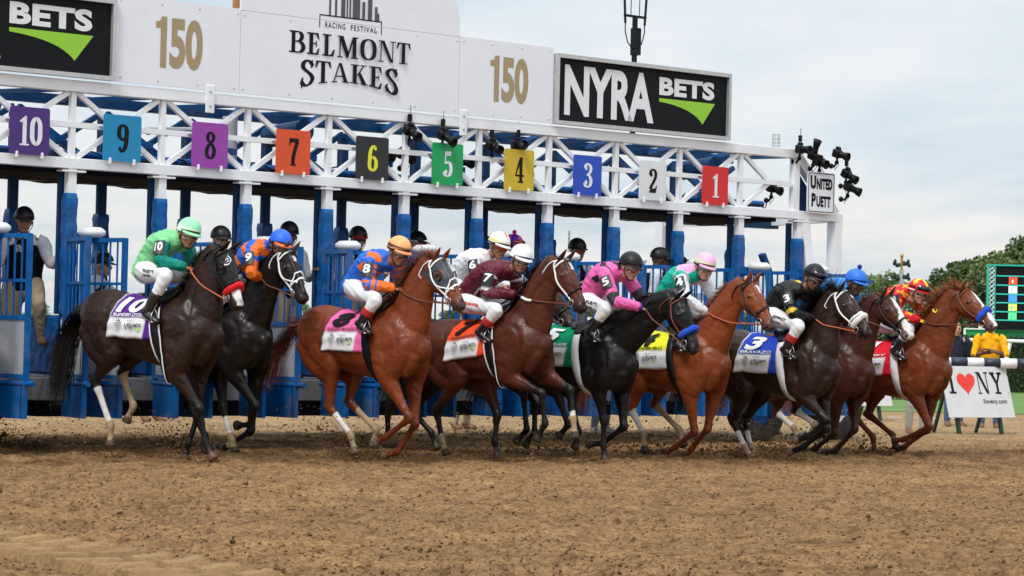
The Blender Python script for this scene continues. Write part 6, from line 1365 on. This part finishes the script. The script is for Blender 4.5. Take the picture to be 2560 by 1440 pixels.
TM = [tree_mesh(3, 11, 4.6, (.115, .16, .060)), tree_mesh(8, 12, 4.2, (.085, .130, .050)), tree_mesh(12, 9, 4.8, (.14, .19, .075))]
M['bark'] = mat('bark', (.09, .065, .045), .9, var=.3, vs=5)
protos = []
for (tk, V, F, C) in TM:
    t_ = tk.obj('trunk', M['bark']); c_ = link('crown', V, F, M['leaf'], cols=np.array(C)); protos.append((t_, c_)); COL.objects.unlink(t_); COL.objects.unlink(c_)
rgt = np.random.default_rng(4); n_t = 0
def plant(x, y, k, s, label, group):
    r_ = empty('leafy_tree', (x, y, -.05), float(rgt.uniform(0, 6)), label, 'tree', group); r_.scale = (s, s, s)
    for q in protos[k]: c = q.copy(); COL.objects.link(c); c.parent = r_
TL = []
TN = [(2055, 752, 'pale low tree just clear of the gate end, leftmost of the row'), (2100, 735, 'pale green tree behind the black silks jockey'), (2150, 712, 'rounded pale green tree right behind the blue cap jockey'), (2190, 703, 'pale green tree left of the light tower'),
 (2230, 722, 'small pale green tree at the foot of the light tower'), (2275, 728, 'lowest green tree between the light tower and the red cap'), (2320, 705, 'dark tree rising behind the red and yellow cap'), (2365, 688, 'dark tree between the red cap and the leading chestnut'), (2405, 672, 'tall dark tree above the leading chestnut horse ears'),
 (2440, 655, 'tall dark tree just left of the results screen'), (2480, 640, 'tall dark tree above the left edge of the results screen'), (2520, 628, 'tall dark tree left of the thin radio mast'), (2560, 615, 'tallest dark tree at the right edge of the picture'), (2600, 625, 'dark tree only partly in view at the right edge')]
for px_, top, lab_ in TN:
    d = 300+rgt.uniform(-25, 25); yh = 840+.0236*(px_-1280); h_ = (yh-top)/6213*d+1.33
    if px_ < 2300: d *= 1.15; h_ *= 1.15
    k = 2 if px_ < 2300 else int(rgt.integers(0, 2)); s = h_/(11, 12, 9)[k]*1.13
    plant(X(px_, d), d, k, s, lab_, 'trees in the row right of the gate')
for px_ in list(range(-60, 2060, 74)):
    d = 520+rgt.uniform(-30, 40); plant(X(px_, d), d, int(rgt.integers(0, 3)), .62+.22*rgt.random(), 'far low tree seen through the gate stalls', 'far trees seen through the gate')
# clipped hedge
V, F, C = [], [], []; rg = np.random.default_rng(2); n = 16000; L_ = 24
x_ = rg.uniform(0, L_, n); f_ = rg.uniform(0, 1, n); pts = np.stack([x_+X(2140, 75), np.where(f_ < .7, 75+rg.normal(0, .04, n), 75+rg.uniform(0, 1, n)), np.where(f_ < .7, rg.uniform(0, 1.62, n), 1.62+rg.normal(0, .03, n))], 1)
leaves(V, F, C, pts, .055, (.030, .060, .015), rg, 15000); hd = link('foliage', V, F, M['leaf'], cols=np.array(C)); hd['kind'] = 'stuff'
hr = empty('clipped_hedge', (0, 0, 0), 0, 'long dark clipped hedge beyond the rail on the right', 'hedge'); hd.parent = hr
b = MB(); b.box(X(2140, 75), X(2140, 75)+L_, 75.06, 75.95, 0, 1.58); b.obj('hedge_core', mat('hedge_core', (.012, .022, .008), 1.), hr)
V, F, C = [], [], []; pts = np.stack([rg.uniform(X(2150, 62), X(2440, 62), 5000), 62+rg.normal(0, .3, 5000), np.abs(rg.normal(0, .32, 5000))+.02], 1)
leaves(V, F, C, pts, .05, (.035, .065, .018), rg, 5000); tag(link('low_shrubs', V, F, M['leaf'], cols=np.array(C)), 'low dark shrubs growing at the foot of the rail on the right', 'shrubs', kind='stuff')
# white fence rail beyond
wr = empty('white_rail', (X(2420, 55), 55, 0), 0, 'white running rail on slanted posts behind the striped rail', 'rail')
b = MB(); b.tube([(-1, 0, 1.49), (9, 0, 1.44)], .04, 10); b.obj('rail_tube', M['strap_white'], wr, True)
for k in range(4):
    b = MB(); b.tube([(.72+k*2.2, .3, 0), (.95+k*2.2, 0, 1.43)], .05, 8); b.obj('slanted_post', M['aluminium'], wr, True)
# results screen
d = 150; tb = empty('results_screen', (X(2470, d), d, 0), 0, 'green framed electronic results board at the right edge', 'screen')
TE = mat('teal_paint', (.02, .42, .36), .5); LEDS = {n: mat('led_'+n, c, .5, emit=e) for n, c, e in (('white', (.9, .9, .9), .9), ('yellow', (.95, .85, .05), .9), ('red', (.9, .06, .02), .7), ('blue', (.05, .25, .85), .7), ('lime', (.55, .75, .1), .7), ('green', (.1, .6, .2), .7), ('teal', (.03, .45, .4), .4))}
b = MB(); b.box(.45, 10, 0, .6, 2.4, 6.25); b.obj('screen_face', M['black_sign'], tb)
for z in (6.25, ): b = MB(); b.box(0, 10.2, -.1, .7, z, z+.10); b.obj('frame_bar', TE, tb)
b = MB(); b.box(0, .07, -.05, .5, 0, 6.25); b.obj('frame_post', TE, tb); b = MB(); b.box(.38, .45, -.05, .5, 0, 6.25); b.obj('frame_post', TE, tb)
for k in range(14):
    z = 2.4+k*.275; b = MB(); b.bar((.07, -.02, z), (.38, -.02, z+.275), .05); b.bar((.38, .06, z), (.07, .06, z+.275), .05); b.obj('lattice', M['strap_white'], tb)
for k, z in enumerate((5.62, 5.06, 4.52, 4.0, 3.46, 2.95)):
    b = MB(); b.box(.5, 9.8, -.04, -.01, z, z+.07); b.obj('row_line', LEDS['teal'], tb)
def led(txt, x, z, h, m):
    V2, F2 = font_mesh(txt, h, bold=.03); decal('lettering', [(V2, F2)], lambda a, c, k: (x+a, -.06, z+c), LEDS[m], tb)
led('RACE', 2.3, 5.83, .32, 'white')
for (z, c, t, tc_) in ((5.18, 'red', '4/5', 'yellow'), (4.64, 'white', '32', 'white'), (4.11, 'blue', '8', 'white'), (3.58, 'lime', '5', 'white'), (3.05, 'green', '37', 'white')):
    b = MB(); b.box(1.25, 1.75, -.05, -.01, z-.02, z+.40); b.obj('number_tile', LEDS[c], tb); led(t, 2.25 if len(t) > 1 else 2.4, z+.03, .30, tc_)
    led('+' if c == 'red' else '-', 1.40, z+.06, .2, 'white' if c == 'red' else 'blue')
b = MB(); b.box(-1.2, 10, .3, .5, 1.55, 2.38); b.obj('green_banner', mat('banner_green', (.01, .25, .09), .6), tb)
b = MB(); b.box(-1.3, 10, .2, .6, 2.38, 2.46); b.obj('banner_rail', M['strap_white'], tb)
# lamp post, masts
d = 350; lp = empty('lamp_tower', (X(2253, d), d, 0), 0, 'tall light tower with two tiers of dark lamps above the trees', 'light tower')
b = MB(); b.tube([(0, 0, 0), (0, 0, 11.9)], .33, 8); b.obj('pole', M['aluminium'], lp)
M['gold'] = mat('brass', (.45, .25, .06), .4, metal=.5)
for z in (10.7, 12.6):
    b = MB(); b.bar((-1.1, 0, z), (1.1, 0, z), .2)
    for k in range(9): a_ = 2*PI*k/9; x, y = 1.05*math.cos(a_), 1.05*math.sin(a_); b.ell((x, y, z+.25*(k % 3)), (.24, .22, .34), 7, 5)
    b.obj('lamp_tier', M['dark_green'], lp)
b = MB(); b.bar((0, 0, 11.8), (0, 0, 13.9), .3); b.ell((0, 0, 13.9), (.25, .25, .4)); b.obj('finial', M['gold'], lp)
ms = MB(); ms.tube([(0, 0, 0), (0, 0, 16.3)], [.12, .04], 5); ms.tube([(.2, 0, 13.8), (.2, 0, 16.0)], .04, 4); ms.bar((-.1, 0, 15.2), (.3, 0, 15.2), .06)
m2 = ms.obj('antenna_mast', M['aluminium']); m2.location = (X(2540, 345), 345, 0); tag(m2, 'thin radio mast rising above the results board', 'mast')
ms = MB()
for s in (-1, 1): ms.tube([(s*.9, 0, 0), (s*.15, 0, 40)], .16, 4)
for k in range(20): ms.tube([((-1)**k*(.9-.0375*k), 0, 2*k), ((-1)**(k+1)*(.9-.0375*(k+1)), 0, 2*k+2)], .09, 4)
ms.box(-2.6, 1.2, -1, 1, 31, 31.9); m2 = ms.obj('crane_tower', M['sill_grey']); m2.location = (X(1420, 900), 900, 0); tag(m2, 'faint lattice tower far away between the stalls', 'tower')

# ------------------------------------------------------------------ dirt thrown up by the hooves
hv = []
for k, H in HORSES.items():
    mw = Matrix.Translation(H.root.location) @ Matrix.Rotation(H.root.rotation_euler[2], 4, 'Z')
    for l_, q in H.legs.items():
        if q[3][2] < .30: hv.append(np.array(mw @ Vector(q[3])))
hv = np.array(hv)
n = 12000; h_ = hv[RNG.integers(0, len(hv), n)].copy(); e_ = np.arange(n) % 5 == 0; k_ = int(e_.sum()); h_[e_] = np.stack([-5.0-.8*RNG.random(k_), 26.3+.6*RNG.random(k_), np.zeros(k_)], 1)
t = RNG.random(n)**1.6; P = np.stack([h_[:, 0]-.75*t+.12*RNG.normal(size=n), h_[:, 1]+.5*t+.2*RNG.normal(size=n), np.abs(.02+t*.40*np.abs(RNG.normal(.6, .6, n)))], 1)
tag(clods('flying_dirt', n, P, .0075, (.4, 1.0)), 'crumbs of dirt thrown into the air by the galloping hooves', 'flying dirt', kind='stuff')
